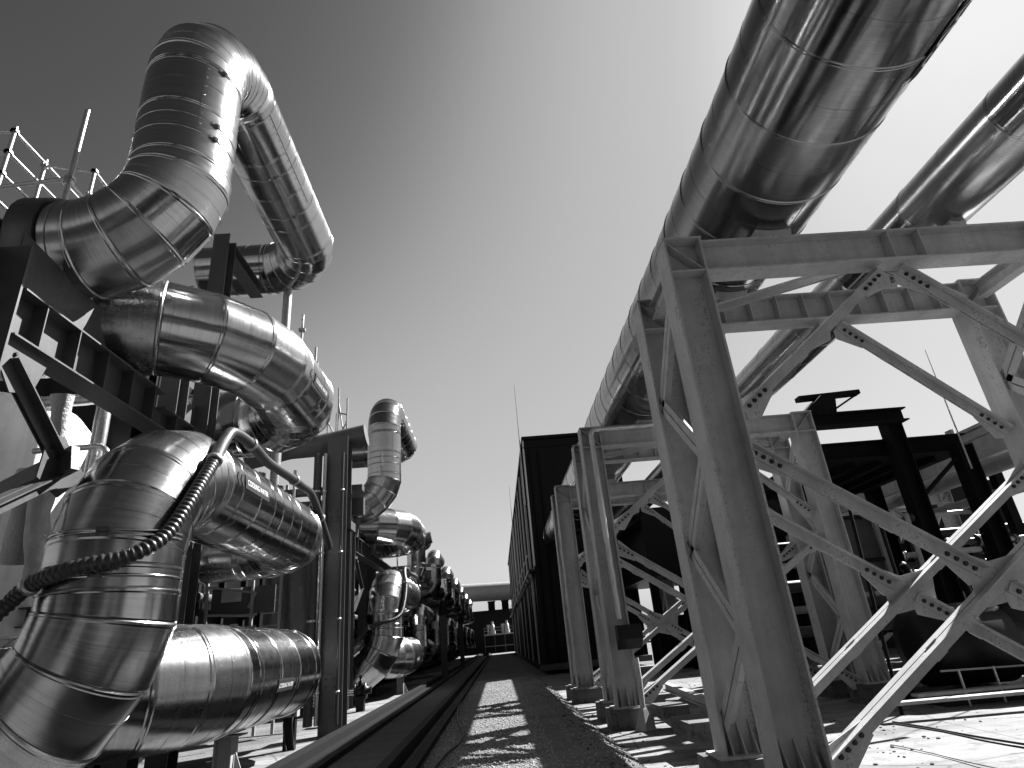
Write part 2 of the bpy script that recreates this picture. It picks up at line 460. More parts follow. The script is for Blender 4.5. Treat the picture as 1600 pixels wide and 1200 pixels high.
def pipe_thing(name, label, cat, pts, bends, r, group=None, nb=5, sheetlen=.95, reduce0=None, names=None, n=NSEG):
    """pts: corner points; bends: radius at each inner corner. Parts: one mesh per straight run and per elbow"""
    pts = [V(p) for p in pts]
    t = thing(name, pts[0], label, cat, group)
    fr = Frame((pts[1]-pts[0]).normalized()); v = 0.; cur = pts[0]
    parts = {}
    for i in range(len(pts)-1):
        d = (pts[i+1]-pts[i]).normalized()
        last = i == len(pts)-2
        if last: end = pts[-1]
        else:
            bp, d0, d1 = bend_pts(pts[i], pts[i+1], pts[i+2], bends[i], nb); end = bp[0]
        L = (end-cur).dot(d)
        if L > .05:
            k = max(1, round(L/sheetlen)); mb = MB()
            for q in range(k):
                v = sheet_seg(mb, cur + d*(L*q/k), cur + d*(L*(q+1)/k), d, d, r, fr, v, n)
            mb.build('pipe_run', M['jacket'], t, cur)
        if not last:
            mb = MB(); m = len(bp)
            for q in range(m-1):
                na = d if q == 0 else ((bp[q]-bp[q-1]).normalized() + (bp[q+1]-bp[q]).normalized()).normalized()
                nb_ = d1 if q == m-2 else ((bp[q+1]-bp[q]).normalized() + (bp[q+2]-bp[q+1]).normalized()).normalized()
                if q == 0: na = d0
                v = sheet_seg(mb, bp[q], bp[q+1], na, nb_, r*1.004, fr, v, n)
            mb.build('elbow', M['jacket'], t, bp[0])
            cur = bp[-1]
    # end caps so the pipe is closed where it enters the rack
    for p, dd in ((pts[0], (pts[0]-pts[1]).normalized()), (pts[-1], (pts[-1]-pts[-2]).normalized())):
        mb = MB(); lathe(mb, p - dd*.02, dd, [(0, r*.99), (.03, r*.99), (.035, r*.5)], 32); mb.build('end_cap', M['jacket'], t, p)
    return t

def loop_stack(y0, s, words, detail=True, zs=None, xr=-4.10, r=.66, yA=6.9, yF=13.55, yB=8.0):
    """the four cooling pipe loops of one heat exchanger bay; y0 shifts along the lane, s scales"""
    zA, zA0, zB, zC, zC0, zD = zs or (11.15, 6.95, 6.42, 3.95, .95, 1.45)
    xi = xr - 2.9 if detail else xr - 2.0
    Y = lambda y: y0 + y
    R1 = 1.35*s
    nb = 5 if detail else 4; n = NSEG if detail else 24
    g = 'cooling pipe loops beside the lane'
    xB, yFB = (xr+.40, yF-1.1) if detail else (xr, yF)
    A = pipe_thing('pipe_loop', 'tall foil clad pipe arching over the others' + words, 'pipe',
        [(xr - 1.30 if detail else xi, Y(yA), zA0), (xr, Y(yA), zA0), (xr, Y(yA), zA), (xr, Y(yF), zA), (xi, Y(yF), zA)], [R1*.88, R1*.95, R1*.95], r, g, nb, .95*max(s, .6), n=n)
    B = pipe_thing('pipe_loop', 'level foil clad pipe bend below the arch' + words, 'pipe',
        [(xi, Y(yB), zB), (xB, Y(yB), zB), (xB, Y(yFB), zB), (xi+.3, Y(yFB), zB)], [R1*1.45, R1*1.05], r*1.09, g, nb, .95*max(s, .6), n=n)
    C = pipe_thing('pipe_loop', 'foil clad pipe bending up above the lowest loop' + words, 'pipe',
        [(xi, Y(yA), zC0), (xr, Y(yA), zC0), (xr, Y(yA), zC), (xr, Y(yF), zC), (xi, Y(yF), zC)], [R1*1.1, R1*.95, R1*.95], r, g, nb, .95*max(s, .6), n=n)
    D = pipe_thing('pipe_loop', 'lowest foil clad pipe bend near the floor' + words, 'pipe',
        [(xi, Y(yB), zD), (xr, Y(yB), zD), (xr, Y(yF), zD), (xi, Y(yF), zD)], [R1*1.1, R1*.95], r*1.12, g, nb, .95*max(s, .6), n=n)
    return A, B, C, D, (zA, zA0, zB, zC, zC0, zD)

A, B, C, D, Z = loop_stack(0, 1, ' in the nearest stack')
zA, zA0, zB, zC, zC0, zD = Z; xr = -4.10; r0 = .66
o1 = V((1, -.25, -.25))
def dress(A, B, C, D, y0):
    # straps with buckles, lap seams with rivets, name plates
    for z, ang in ((zA0+1.55, 0), (zA-1.35, 0), (zA-2.4, 0)): band(A, (xr, y0+6.9, z), (0,0,1), r0, buckle=(1, -.6, 0))
    lap_strip(A, (xr, y0+6.9, zA0+1.6), (xr, y0+6.9, zA-1.35), (.62, -.78, 0), r0)
    for y in (8.3, 9.6, 10.8): band(A, (xr, y0+y, zA), (0,1,0), r0, buckle=(.5, 0, -1))
    lap_strip(A, (xr, y0+8.3, zA), (xr, y0+10.7, zA), (.9, 0, -.45), r0)
    for z in (zC0+1.6, zC0+2.0, zC-.95): band(C, (xr, y0+6.9, z), (0,0,1), r0, buckle=(.3, -1, 0))
    for y in (8.5, 9.8, 10.7): band(C, (xr, y0+y, zC), (0,1,0), r0, buckle=(.6, 0, .8))
    flow_sign(C, (xr, y0+9.0, zC), (0,1,0), (1, 0, .12), r0, .95, .2, -1)
    for y in (10.0, 10.7): band(B, (xr+.4, y0+y, zB), (0,1,0), r0*1.09, buckle=(.8, 0, -.6))
    flow_sign(B, (xr+.4, y0+10.5, zB), (0,1,0), (1, 0, -.18), r0*1.09, .85, .2, -1)
    lap_strip(B, (xr+.4, y0+10.0, zB), (xr+.4, y0+10.9, zB), (.3, 0, -1), r0*1.09)
    for y in (9.6, 10.3): band(D, (xr, y0+y, zD), (0,1,0), r0*1.12, buckle=(.35, 0, 1))
    flow_sign(D, (xr, y0+10.6, zD), (0,1,0), (1, 0, -.22), r0*1.12, .75, .17, 1)
    lap_strip(D, (xr, y0+9.3, zD), (xr, y0+10.8, zD), (.45, 0, .9), r0*1.12)
dress(A, B, C, D, 0)
def inlet(T, y0):
    y = y0+6.9; x = xr-1.32
    m = MB(); lathe(m, (x, y, zA0), (-1, 0, 0), [(0, .70), (.34, .72), (.40, .60), (.62, .50), (.64, .44)], 32); m.build('black_boot', M['rubber'], T, (x, y, zA0))
    m = MB(); fr = Frame(V((-1, 0, 0))); v = 0
    for k in range(4): v = sheet_seg(m, V((x-.6-.8*k, y, zA0)), V((x-1.4-.8*k, y, zA0)), V((-1,0,0)), V((-1,0,0)), .43, fr, v, 32)
    m.build('inlet_pipe', M['jacket'], T, (x-.6, y, zA0))
    m = MB(); tube(m, [(x-.5, y-.62, zA0+.1), (x-1.0, y-.6, zA0-.2), (x-2.2, y-.62, zA0-.75)], .10, 12); m.build('rubber_hose', M['rubber'], T, (x-.5, y-.6, zA0))
inlet(A, 0)
A2, B2, C2, D2, _ = loop_stack(16.8, 1, ' in the second stack')
dress(A2, B2, C2, D2, 16.8)
ordn = ['third', 'fourth', 'fifth', 'sixth', 'seventh', 'eighth', 'ninth']
for i, y in enumerate((30.6, 39.6, 49, 58.5, 68, 78, 89)):
    loop_stack(y, .62, ' in the %s stack' % ordn[i], False, zs=(7.2, 4.9, 5.0, 3.3, 1.1, 1.6), xr=-3.9, r=.47, yA=1.2, yF=5.0, yB=1.9)

# ------------------------------------------------------------------ helpers for the steelwork
def pxray(p): return ROT @ V((p[0]-800, p[1]-600, FPX))
def pX(p, x): d = pxray(p); return V((0, 0, CAMZ)) + d*(x/d.x)
def pY(p, y): d = pxray(p); return V((0, 0, CAMZ)) + d*(y/d.y)
def pZ(p, z): d = pxray(p); return V((0, 0, CAMZ)) + d*((z-CAMZ)/d.z)

_bm = MB(); lathe(_bm, (0, 0, 0), (0, -1, 0), [(0, .034), (.006, .034), (.0061, .026), (.028, .026)], 6, False)
BOLT = None
def bolt(parent, p, rotz=0.):
    """shared hexagon bolt head and washer, axis -Y (turned about Z by rotz)"""
    global BOLT; p = conv(p)
    if BOLT is None:
        k_ = KU[1]; KU[1] = 0.; o = _bm.build('bolt', M['bolt'], parent, (0, 0, 0)); BOLT = o.data; KU[1] = k_
    else:
        o = bpy.data.objects.new('bolt', BOLT); COL.objects.link(o); o.parent = parent
    o.location = V(p) - world_loc(parent); o.rotation_euler = (0, 0, rotz)
    return o

def plate(parent, name, poly, nrm, t, mat, origin=None):
    """flat polygon plate of thickness t, poly in world coordinates"""
    nrm = V(nrm).normalized(); n = len(poly); mb = MB()
    a = [V(p) - nrm*t/2 for p in poly]; b = [V(p) + nrm*t/2 for p in poly]
    area = sum((V(poly[i])-V(poly[0])).cross(V(poly[i+1])-V(poly[0])).dot(nrm) for i in range(1, n-1))
    if area < 0: a, b = b, a
    mb.add(a+b, [(i, (i+1) % n, n+(i+1) % n, n+i) for i in range(n)] + [tuple(range(n-1, -1, -1)), tuple(range(n, 2*n))])
    return mb.build(name, mat, parent, origin or tuple(poly[0]))

def brace(parent, p0, p1, up, yside=-1, mat=None, bolts=True, fl=.27, st=.15, gus=(.55, .55), gap=.024, lim=None):
    """double angle brace with a bolted gusset plate at each end (in a plane of constant Y)"""
    mat = mat or M['steel']; p0, p1 = V(p0), V(p1)
    mb = MB(); dangle(mb, p0, p1, up, fl, st, gap=gap)
    b = mb.build('brace', mat, parent, tuple(p0))
    d, u, w_ = frame_of(p0, p1, up)
    # stitch plates showing in the gap
    for t in (.3, .62):
        q = p0.lerp(p1, t); sp = MB(); bar(sp, q - d*.09 - u*(st*.5), q + d*.09 - u*(st*.5), gap, st*1.25, u); sp.build('stitch_plate', mat, b, tuple(q))
    for p, s, gl in ((p0, 1, gus[0]), (p1, -1, gus[1])):
        if gl <= 0: continue
        e = d*s; q = [p - e*.02 + u*.10, p + e*gl + u*(-.0), p + e*gl - u*(st+.03), p + e*.1 - u*(st+.16), p - e*.02 - u*(st+.05)]
        if lim: q = [V((max(lim[0], min(lim[1], v_.x)), v_.y, min(lim[2], v_.z))) for v_ in q]
        g = plate(parent, 'gusset_plate', q, w_, .02, mat)
        if bolts:
            for k in range(4):
                bp = p + e*(gl*.22 + .115*k) - u*(st*.55) + V((0, yside*(gap/2+.018), 0))
                bolt(b, bp)
    return b

# ------------------------------------------------------------------ pipe trestles
def column(parent, x, y, z0, z1, mat, h=.58, b=.46, cap=True, name='column', diag=1):
    mb = MB(); hsec(mb, (x, y, z0), (x, y, z1), (1, 0, 0), h, b, .03, .02)
    c = mb.build(name, mat, parent, (x, y, z0))
    if cap:
        m2 = MB(); box(m2, (x-h/2+.031, y-b/2+.01, z1-.575), (x+h/2-.031, y-.012, z1-.55)); m2.build('stiffener', mat, c, (x, y, z1-.56))
        m2 = MB(); box(m2, (x-h/2-.01, y-b/2-.01, z1+.001), (x+h/2+.01, y+b/2+.01, z1+.026)); m2.build('cap_plate', mat, c, (x, y, z1))
        m2 = MB(); xa, xb = (x-h/2+.04, x+h/2-.04) if diag > 0 else (x+h/2-.04, x-h/2+.04)
        bar(m2, (xa, y-.11, z1-.03), (xb, y-.11, z1-.53), .016, .17, (0, 1, 0)); m2.build('stiffener', mat, c, (x, y, z1))
    for k in (-1, 0, 1):   # base ribs
        plate(c, 'base_rib', [(x+k*.17, y-.012, z0+.03), (x+k*.17, y-.24, z0+.03), (x+k*.17, y-.03, z0+.42), (x+k*.17, y-.012, z0+.42)], (1, 0, 0), .016, mat)
    m2 = MB(); box(m2, (x-h/2-.1, y-b/2-.1, z0), (x+h/2+.1, y+b/2+.1, z0+.03)); m2.build('base_plate', mat, c, (x, y, z0))
    return c

def trestle(yf, yr, label, xl=3.2, xr_=9.2, zr=-.52, plinth=.44, mat=None, full=True):
    mat = mat or M['steel']; H_ = 7.0
    t = thing('pipe_trestle', (xl, yf, 0), label, 'steel frame', 'steel trestles carrying the overhead pipes')
    for y, st in ((yf, 0), (yr, 1)):
        for x, z0, dg in ((xl, -.52, 1), (xr_, zr, -1)):
            column(t, x, y, z0+plinth, H_, mat, diag=dg)
            m = MB(); box(m, (x-.5, y-.42, z0-.05), (x+.5, y+.42, z0+plinth)); m.build('concrete_plinth', M['plinth'], t, (x, y, z0))
        mb = MB(); hsec(mb, (xl+.29, y, 6.72), (xr_-.29, y, 6.72), (0, 0, 1), .54, .36, .03, .018)
        bm_ = mb.build('cross_beam', mat, t, (xl, y, 6.72))
        for k in range(10):
            if st == 0 and k not in (5, 6): continue
            x = xl + .75 + .5*k
            m = MB(); box(m, (x-.008, y-.175, 6.482), (x+.008, y-.011, 6.958)); m.build('stiffener', mat, bm_, (x, y, 6.7))
        LIM = (xl+.293, xr_-.293, 6.447)
        ax = (xl+xr_)/2 + .2
        zb = 6.44
        brace(t, (ax-.18, y, zb-.05), (xl+.33, y, 4.30), (-.45, 0, .9), mat=mat, lim=LIM)
        brace(t, (ax+.18, y, zb-.05), (xr_-.33, y, 4.20), (.45, 0, .9), mat=mat, lim=LIM)
        # lower X bracing: one diagonal runs through, the other is cut at the middle plate
        a0, a1 = V((xl+.33, y, 3.78)), V((xr_-.33, y, .0)); b0, b1 = V((xl+.33, y, .12)), V((xr_-.33, y, 3.55))
        # intersection
        den = (a1.x-a0.x)*(b1.z-b0.z) - (a1.z-a0.z)*(b1.x-b0.x)
        tt = ((b0.x-a0.x)*(b1.z-b0.z) - (b0.z-a0.z)*(b1.x-b0.x))/den; c = a0.lerp(a1, tt)
        da = (a1-a0).normalized(); db = (b1-b0).normalized(); ua = (.45, 0, .9)
        brace(t, b0, b1, (-.5, 0, .85), mat=mat, lim=LIM, gus=(.6, .6))
        brace(t, a0, c-da*.16, ua, mat=mat, lim=LIM, gus=(.6, .5))
        brace(t, c+da*.16, a1, ua, mat=mat, lim=LIM, gus=(.5, .6))
        nb_ = V((-db.z, 0, db.x))
        plate(t, 'gusset_plate', [c - db*.42 - nb_*.17, c - db*.42, c - da*.42 + nb_*.02, c - da*.1+nb_*.1, c + db*.42, c + db*.42 - nb_*.17, c + da*.42 - nb_*.05, c - nb_*.36], (0, 1, 0), .012, mat)
    # lacing between the front and the rear frame
    for x in (xl, xr_):
        zs_ = [(yf+.24, 6.2), (yr-.2, 5.0), (yf+.24, 3.75), (yr-.2, 2.65), (yf+.24, 1.45), (yr-.2, .35)]
        s_ = -1 if x == xl else 1
        for (ya, za), (yb_, zb_) in zip(zs_, zs_[1:]):
            m = MB(); dangle(m, (x-.22, ya, za), (x-.22, yb_, zb_), (-1, 0, 0), .26, .14); m.build('lacing_bar', mat, t, (x, ya, za))
        m = MB(); hsec(m, (x, yf+.24, 6.75), (x, yr-.24, 6.75), (0, 0, 1), .3, .2, .02, .014); m.build('tie_beam', mat, t, (x, yf, 6.75))
    for (xa, ya, xb, yb_) in ((xl+.4, yr-.25, (xl+xr_)/2-.3, yf+.25), ((xl+xr_)/2+.3, yf+.25, xr_-.4, yr-.25)):
        m = MB(); dangle(m, (xa, ya, 6.62), (xb, yb_, 6.62), (0, 0, 1), .22, .12); m.build('plan_brace', mat, t, (xa, ya, 6.62))
    return t

CAMERA_SCALE = (.85, 1.6*(1-.85)); KU[:] = CAMERA_SCALE  # right-side objects from here on are shrunk about the camera's position
T1 = trestle(7.73, 9.53, 'nearest grey steel trestle with rust streaked columns, filling the right foreground')
T2 = trestle(16.45, 18.1, 'second grey steel trestle, with the crinkled foil covered pipe up its front column', xl=3.0, xr_=9.2)
T3 = trestle(23.3, 24.95, 'farthest grey steel trestle, close to the black ribbed building', xl=2.88, xr_=9.2, mat=M['steel'])

# ------------------------------------------------------------------ overhead pipes
def overhead(name, label, cx, cz, r, y0, y1, L, mat, text=False):
    t = thing(name, (cx, y0, cz), label, 'pipe', 'overhead pipes on the trestles')
    fr = Frame(V((0, 1, 0))); v = 0; y = y0; i = 0
    while y < y1-.01:
        e = min(y+L*(1 if y < 20 else 2), y1); mb = MB(); sheet_seg(mb, V((cx, y, cz)), V((cx, e, cz)), V((0,1,0)), V((0,1,0)), r*(1+.002*(i % 3)), fr, v, 64)
        mb.build('jacket_sheet', mat, t, (cx, y, cz)); v += e-y
        # lengthwise lap of this sheet, on the under side
        a = .55 + .12*((i*7) % 5) ; ou = V((math.sin(a)*(1 if i % 2 else .4), 0, -math.cos(a)))
        lap_strip(t, (cx, y+.06, cz), (cx, e-.06, cz), ou, r, rivets=y < 12)
        y = e; i += 1
    return t
P1 = overhead('overhead_pipe', 'widest foil clad pipe running overhead, nearest to the lane', 4.72, 8.24, 1.10, -4.2, 49.6, 1.12, M['jacket_shaded'])
P2 = overhead('overhead_pipe', 'slimmer bright overhead pipe, the one farther right', 7.7, 7.65, .54, -4, 49.6, 2.0, M['jacket'])
for T, ys in ((T1, (7.73, 9.53)), (T2, (16.45, 18.1)), (T3, (23.3, 24.95))):
    for y in ys:
        for cx, cz, r in ((4.72, 8.24, 1.10), (7.7, 7.65, .54)):
            zt = 6.99; m = MB(); n = 10; a0 = .26; vs = []
            for s in (y-.12, y+.12):
                for k in range(n+1):
                    a = -a0 + 2*a0*k/n; vs += [(cx+math.sin(a)*(r+.004), s, cz-math.cos(a)*(r+.004)), (cx+math.sin(a)*r*.9, s, zt)]
            q = 2*(n+1)
            fs = [(2*k, 2*k+1, 2*k+3, 2*k+2) for k in range(n)] + [(q+2*k, q+2*k+2, q+2*k+3, q+2*k+1) for k in range(n)]
            fs += [(0, q, q+1, 1), (2*n, 2*n+1, q+2*n+1, q+2*n)] + [(2*k+1, q+2*k+1, q+2*k+3, 2*k+3) for k in range(n)] + [(2*k, 2*k+2, q+2*k+2, q+2*k) for k in range(n)]
            m.add(vs, fs); m.build('pipe_saddle', M['steel'], T, (cx, y, zt))
def big_sign():
    c = V((4.72, 3.4, 8.24)); d = V((0, -1, 0)); out = V((.64, 0, -.77)).normalized(); r = 1.108; L, H = 3.4, .30
    nx, ny = 4, 8; mb = MB()
    mb.add([on_cyl(c, d, out, r, -L/2+L*i/nx, -H/2+H*j/ny, .012) for j in range(ny+1) for i in range(nx+1)],
           [(j*(nx+1)+i, j*(nx+1)+i+1, (j+1)*(nx+1)+i+1, (j+1)*(nx+1)+i) for j in range(ny) for i in range(nx)])
    o = mb.build('flow_sign', M['sign'], P1, c)
    tv, tf = text_mesh('COOLING WATER', .3); xs = [v.x for v in tv]; k = L*.9/(max(xs)-min(xs)); ys = [v.y for v in tv]; mid = (max(ys)+min(ys))/2
    tm = MB(); tm.add([on_cyl(c, d, out, r, v.x*k, (v.y-mid)*k, .017) for v in tv], tf); tm.build('lettering', M['white'], o, c)
big_sign()

KU[:] = (1., 0.)
# ------------------------------------------------------------------ black ribbed building
b = thing('black_building', (2.45, 36.8, 0), 'tall black ribbed building closing the right side of the lane', 'building')
BX, BY, BT, BL = 2.45, 36.8, 13.35, 104.
def bb(name, lo, hi, mat): m = MB(); box(m, lo, hi); return m.build(name, mat, b, lo)
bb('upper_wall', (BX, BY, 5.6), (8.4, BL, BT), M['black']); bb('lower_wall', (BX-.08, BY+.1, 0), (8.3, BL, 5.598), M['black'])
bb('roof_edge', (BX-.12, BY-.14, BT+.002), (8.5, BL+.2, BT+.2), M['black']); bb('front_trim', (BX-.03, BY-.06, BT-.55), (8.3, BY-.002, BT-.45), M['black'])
y = BY; k = 0
while y < BL-1:
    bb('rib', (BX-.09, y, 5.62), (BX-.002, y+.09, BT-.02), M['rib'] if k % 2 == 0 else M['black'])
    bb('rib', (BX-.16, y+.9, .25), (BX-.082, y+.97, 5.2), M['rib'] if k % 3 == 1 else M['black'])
    y += 2.3 if y < 58 else 4.4; k += 1
bb('walkway', (BX-.45, BY-.3, 5.25), (BX-.082, BL, 5.4), M['dark'])
m = MB(); bar(m, (BX-.42, BY-.2, 6.2), (BX-.42, BL, 6.2), .05, .05); m.build('handrail', M['galv'], b, (BX, BY, 6.2))
for i in range(14):
    y = BY + 2.4*i; m = MB(); bar(m, (BX-.42, y, 5.4), (BX-.42, y, 6.17), .05, .05); m.build('rail_post', M['mid'], b, (BX, y, 5.4))
for i in range(9):
    y = BY + .8 + 3.1*i; m = MB(); lathe(m, (BX-.3, y, 5.24), (0, 0, -1), [(0, .1), (.18, .13), (.3, .05)], 10); m.build('flood_lamp', M['pale'], b, (BX, y, 5.2))
bb('plinth', (BX-.3, BY-.3, 0), (8.4, BY+.09, .3), M['plinth'])
for i, xx in enumerate((BX+.25, BX+.8)):
    m = MB(); tube(m, [(xx, BY-.1, .3), (xx, BY-.1, 12.6)], .05, 8); m.build('downpipe', M['blacksteel'], b, (xx, BY, .3))
def rod(X, Y, z0, z1, label, r=.035):
    m = MB(); tube(m, [(X, Y, z0), (X, Y, z0+(z1-z0)*.45), (X, Y, z1)], [r, r*.8, r*.35], 6)
    o = m.build('lightning_rod', M['galv'], None, (X, Y, z0)); tag(o, label, 'lightning rod', 'lightning rods'); return o
rod(BX-.22, BY+.4, 9.3, 17.4, 'thin tall rod at the front corner of the black building', .045)
rod(BX-.4, 58, 7.6, 15.6, 'thin rod halfway along the black building beside the lane', .045)

# ------------------------------------------------------------------ far end of the lane
fp = pipe_thing('crossing_pipe', 'large bright pipe crossing the far end of the lane', 'pipe', [(-14, 132, 11.9), (12, 126, 10.7)], [], 1.75, None, sheetlen=9, n=32)
for ch in fp.children: ch.data.materials[0] = M['pale']
for x, y, z in ((-12, 131.5, 10.1), (11, 126.2, 9.0)):
    m = MB(); hsec(m, (x, y, 0), (x, y, z), (1, 0, 0), .8, .8, .06, .04); m.build('pipe_leg', M['blacksteel'], fp, (x, y, 0))
fb_ = thing('far_shed', (-6, 121, 0), 'low dark shed at the far end of the lane', 'building')
m = MB(); box(m, (-9, 121, 0), (10, 135, 7.1)); m.build('wall', M['black'], fb_, (-9, 121, 0))
m = MB(); box(m, (-9.2, 120.6, 7.102), (10.2, 135.4, 7.4)); m.build('roof', M['black'], fb_, (-9, 121, 7.1))
for x in (-1.6, 1.0):
    m = MB(); box(m, (x, 121.6, 7.41), (x+1.3, 123.2, 8.9)); box(m, (x-.1, 121.5, 8.9), (x+1.4, 123.3, 9.05)); m.build('roof_fan', M['blacksteel'], fb_, (x, 122, 7.4))
gn = thing('platform', (-1, 117, 0), 'small steel platform with railings before the far shed', 'platform')
m = MB(); box(m, (-2.6, 116.5, 3.0), (3.0, 118.5, 3.2)); m.build('deck', M['pale'], gn, (-2.6, 116.5, 3))
for x in (-2.5, -.7, 1.1, 2.9):
    m = MB(); bar(m, (x, 116.6, .03), (x, 116.6, 4.3), .12, .12, (1, 0, 0)); m.build('post', M['mid'], gn, (x, 116.6, 0))
for z in (3.75, 4.25, 1.2):
    m = MB(); bar(m, (-2.5, 116.5, z), (2.9, 116.5, z), .07, .07); m.build('rail', M['pale'], gn, (-2.5, 116.5, z))
for i, x in enumerate((-1.0, 1.6)):
    q = thing('pump', (x, 117.5, 3.2), ('left' if i == 0 else 'right') + ' of the two pale pumps on the small far platform', 'pump', 'pumps on the far platform')
    m = MB(); lathe(m, (x, 117.5, 3.2), (0, 0, 1), [(0, .5), (.5, .5), (.7, .38), (1.5, .38), (1.6, .2), (2.1, .2)], 14); m.build('body', M['pale'], q, (x, 117.5, 3.2))
    m = MB(); lathe(m, (x-.75, 117.5, 3.2), (0, 0, 1), [(0, .2), (1.2, .2), (1.3, .28), (1.6, .28)], 10); m.build('motor', M['pale'], q, (x-.75, 117.5, 3.2))

KU[:] = CAMERA_SCALE
# ------------------------------------------------------------------ black steel gantry on the right
g = thing('steel_gantry', (12, 18, -.54), 'black steel gantry seen against the light on the right', 'steel frame')
def gh(name, p0, p1, up, h, bb): m = MB(); hsec(m, p0, p1, up, h, bb, .04, .03); return m.build(name, M['blacksteel'], g, tuple(p0))
gh('post', (12.95, 18, -.54), (12.95, 18, 7.25), (1, 0, 0), .5, .45)
gh('post', (14.95, 18, -.54), (14.95, 18, 6.1), (1, 0, 0), .5, .45)
gh('beam', (9.9, 17.7, 7.12), (13.25, 17.7, 7.12), (0, 0, 1), .42, .5)
gh('beam', (9.9, 18.4, 6.25), (15.4, 18.4, 6.25), (0, 0, 1), .55, .5)
gh('post', (10.6, 24, -.54), (10.6, 24, 6.9), (1, 0, 0), .5, .45); gh('post', (15.6, 24, -.54), (15.6, 24, 6.9), (1, 0, 0), .5, .45)
m = MB(); box(m, (9.9, 18.7, 6.0), (15.5, 24.4, 6.12)); m.build('deck', M['blacksteel'], g, (10, 18, 6))
for k in range(6):
    m = MB(); bar(m, (10+.9*k, 18.7, 5.9), (10+.9*k, 24.4, 5.9), .12, .2); m.build('joist', M['blacksteel'], g, (10+.9*k, 18.7, 5.9))
m = MB(); bar(m, (13.2, 18, 4.6), (14.7, 18, 5.7), .1, .1); m.build('knee_brace', M['blacksteel'], g, (13.2, 18, 4.6))
m = MB(); prism(m, (10.5, 17.6, 7.34), (10.5, 18.4, 7.34), (0, 0, 1), [(-.35, 0), (-.35, .12), (.3, .65), (.75, .65), (.62, 0)]); m.build('bracket', M['blacksteel'], g, (10.5, 18, 7.3))
m = MB(); bar(m, (10.2, 18, 8.02), (12.25, 18, 8.1), .3, .14); m.build('bracket_arm', M['blacksteel'], g, (10.9, 18, 8))
m = MB(); bar(m, (12.2, 18, 8.05), (11.05, 18, 7.45), .06, .06); m.build('bracket_strut', M['blacksteel'], g, (12.2, 18, 8))
rod(14.55, 17.4, 5.2, 9.2, 'thin tall rod fixed to the black steel gantry', .03)

# long grey duct and pale pipes behind the gantry
m = MB(); box(m, (17.0, 8, 6.0), (18.6, 44, 7.0)); d_ = thing('duct', (17, 8, 6), 'long grey box duct on the far right beyond the gantry', 'duct')
m.build('duct_body', M['steel_light'], d_, (17, 8, 6))
m = MB(); box(m, (16.9, 8, 7.002), (18.7, 44, 7.12)); m.build('lid', M['steel_light'], d_, (17, 8, 7))
m = MB(); box(m, (16.93, 8, 6.70), (16.998, 44, 6.78)); m.build('lip', M['steel_light'], d_, (17, 8, 6.7))
for y in (12, 16.2, 20.4, 24.6, 28.8, 33):
    m = MB(); box(m, (16.82, y, 6.8), (16.928, y+.3, 7.3)); m.build('clip', M['steel_light'], d_, (16.8, y, 6.8))
    m = MB(); bar(m, (17.8, y, -.54), (17.8, y, 6.0), .3, .3, (1, 0, 0)); m.build('post', M['blacksteel'], d_, (17.8, y, 0))
for i, (X, z, r, lab) in enumerate(((16.6, 5.55, .26, 'thick pale pipe just below the grey box duct'), (16.2, 4.6, .16, 'thin pale pipe below the thick pale pipe at the duct'))):
    m = MB(); tube(m, [(X, 9, z), (X, 40, z)], r, 16); tag(m.build('pale_pipe', M['pale'], None, (X, 9, z)), lab, 'pipe', 'pale pipes under the duct')
# machine hall further back on the right: dark, open below
s_ = thing('machine_shelter', (9, 30, 0), 'dark open machine shelter behind the trestles', 'building')
m = MB(); box(m, (8.4, 34, 4.2), (30, 44, 7.9)); m.build('upper_wall', M['black'], s_, (8.4, 34, 4.2))
for x in (8.6, 10.2, 11.8, 13.8, 16, 19, 22, 26, 29.6):
    m = MB(); hsec(m, (x, 34.3, -.54), (x, 34.3, 4.2), (1, 0, 0), .4, .4); m.build('post', M['blacksteel'], s_, (x, 34.3, -.54))
for i, (xa, xb) in enumerate(((10.2, 11.8), (16, 19), (22, 26))):
    m = MB(); bar(m, (xa, 34.3, .5), (xb, 34.3, 4.0), .12, .12); m.build('cross_brace', M['blacksteel'], s_, (xa, 34.3, .5))
m = MB(); box(m, (8.4, 36, -.54), (30, 36.3, 2.2)); m.build('low_wall', M['black'], s_, (8.4, 36, -.54))
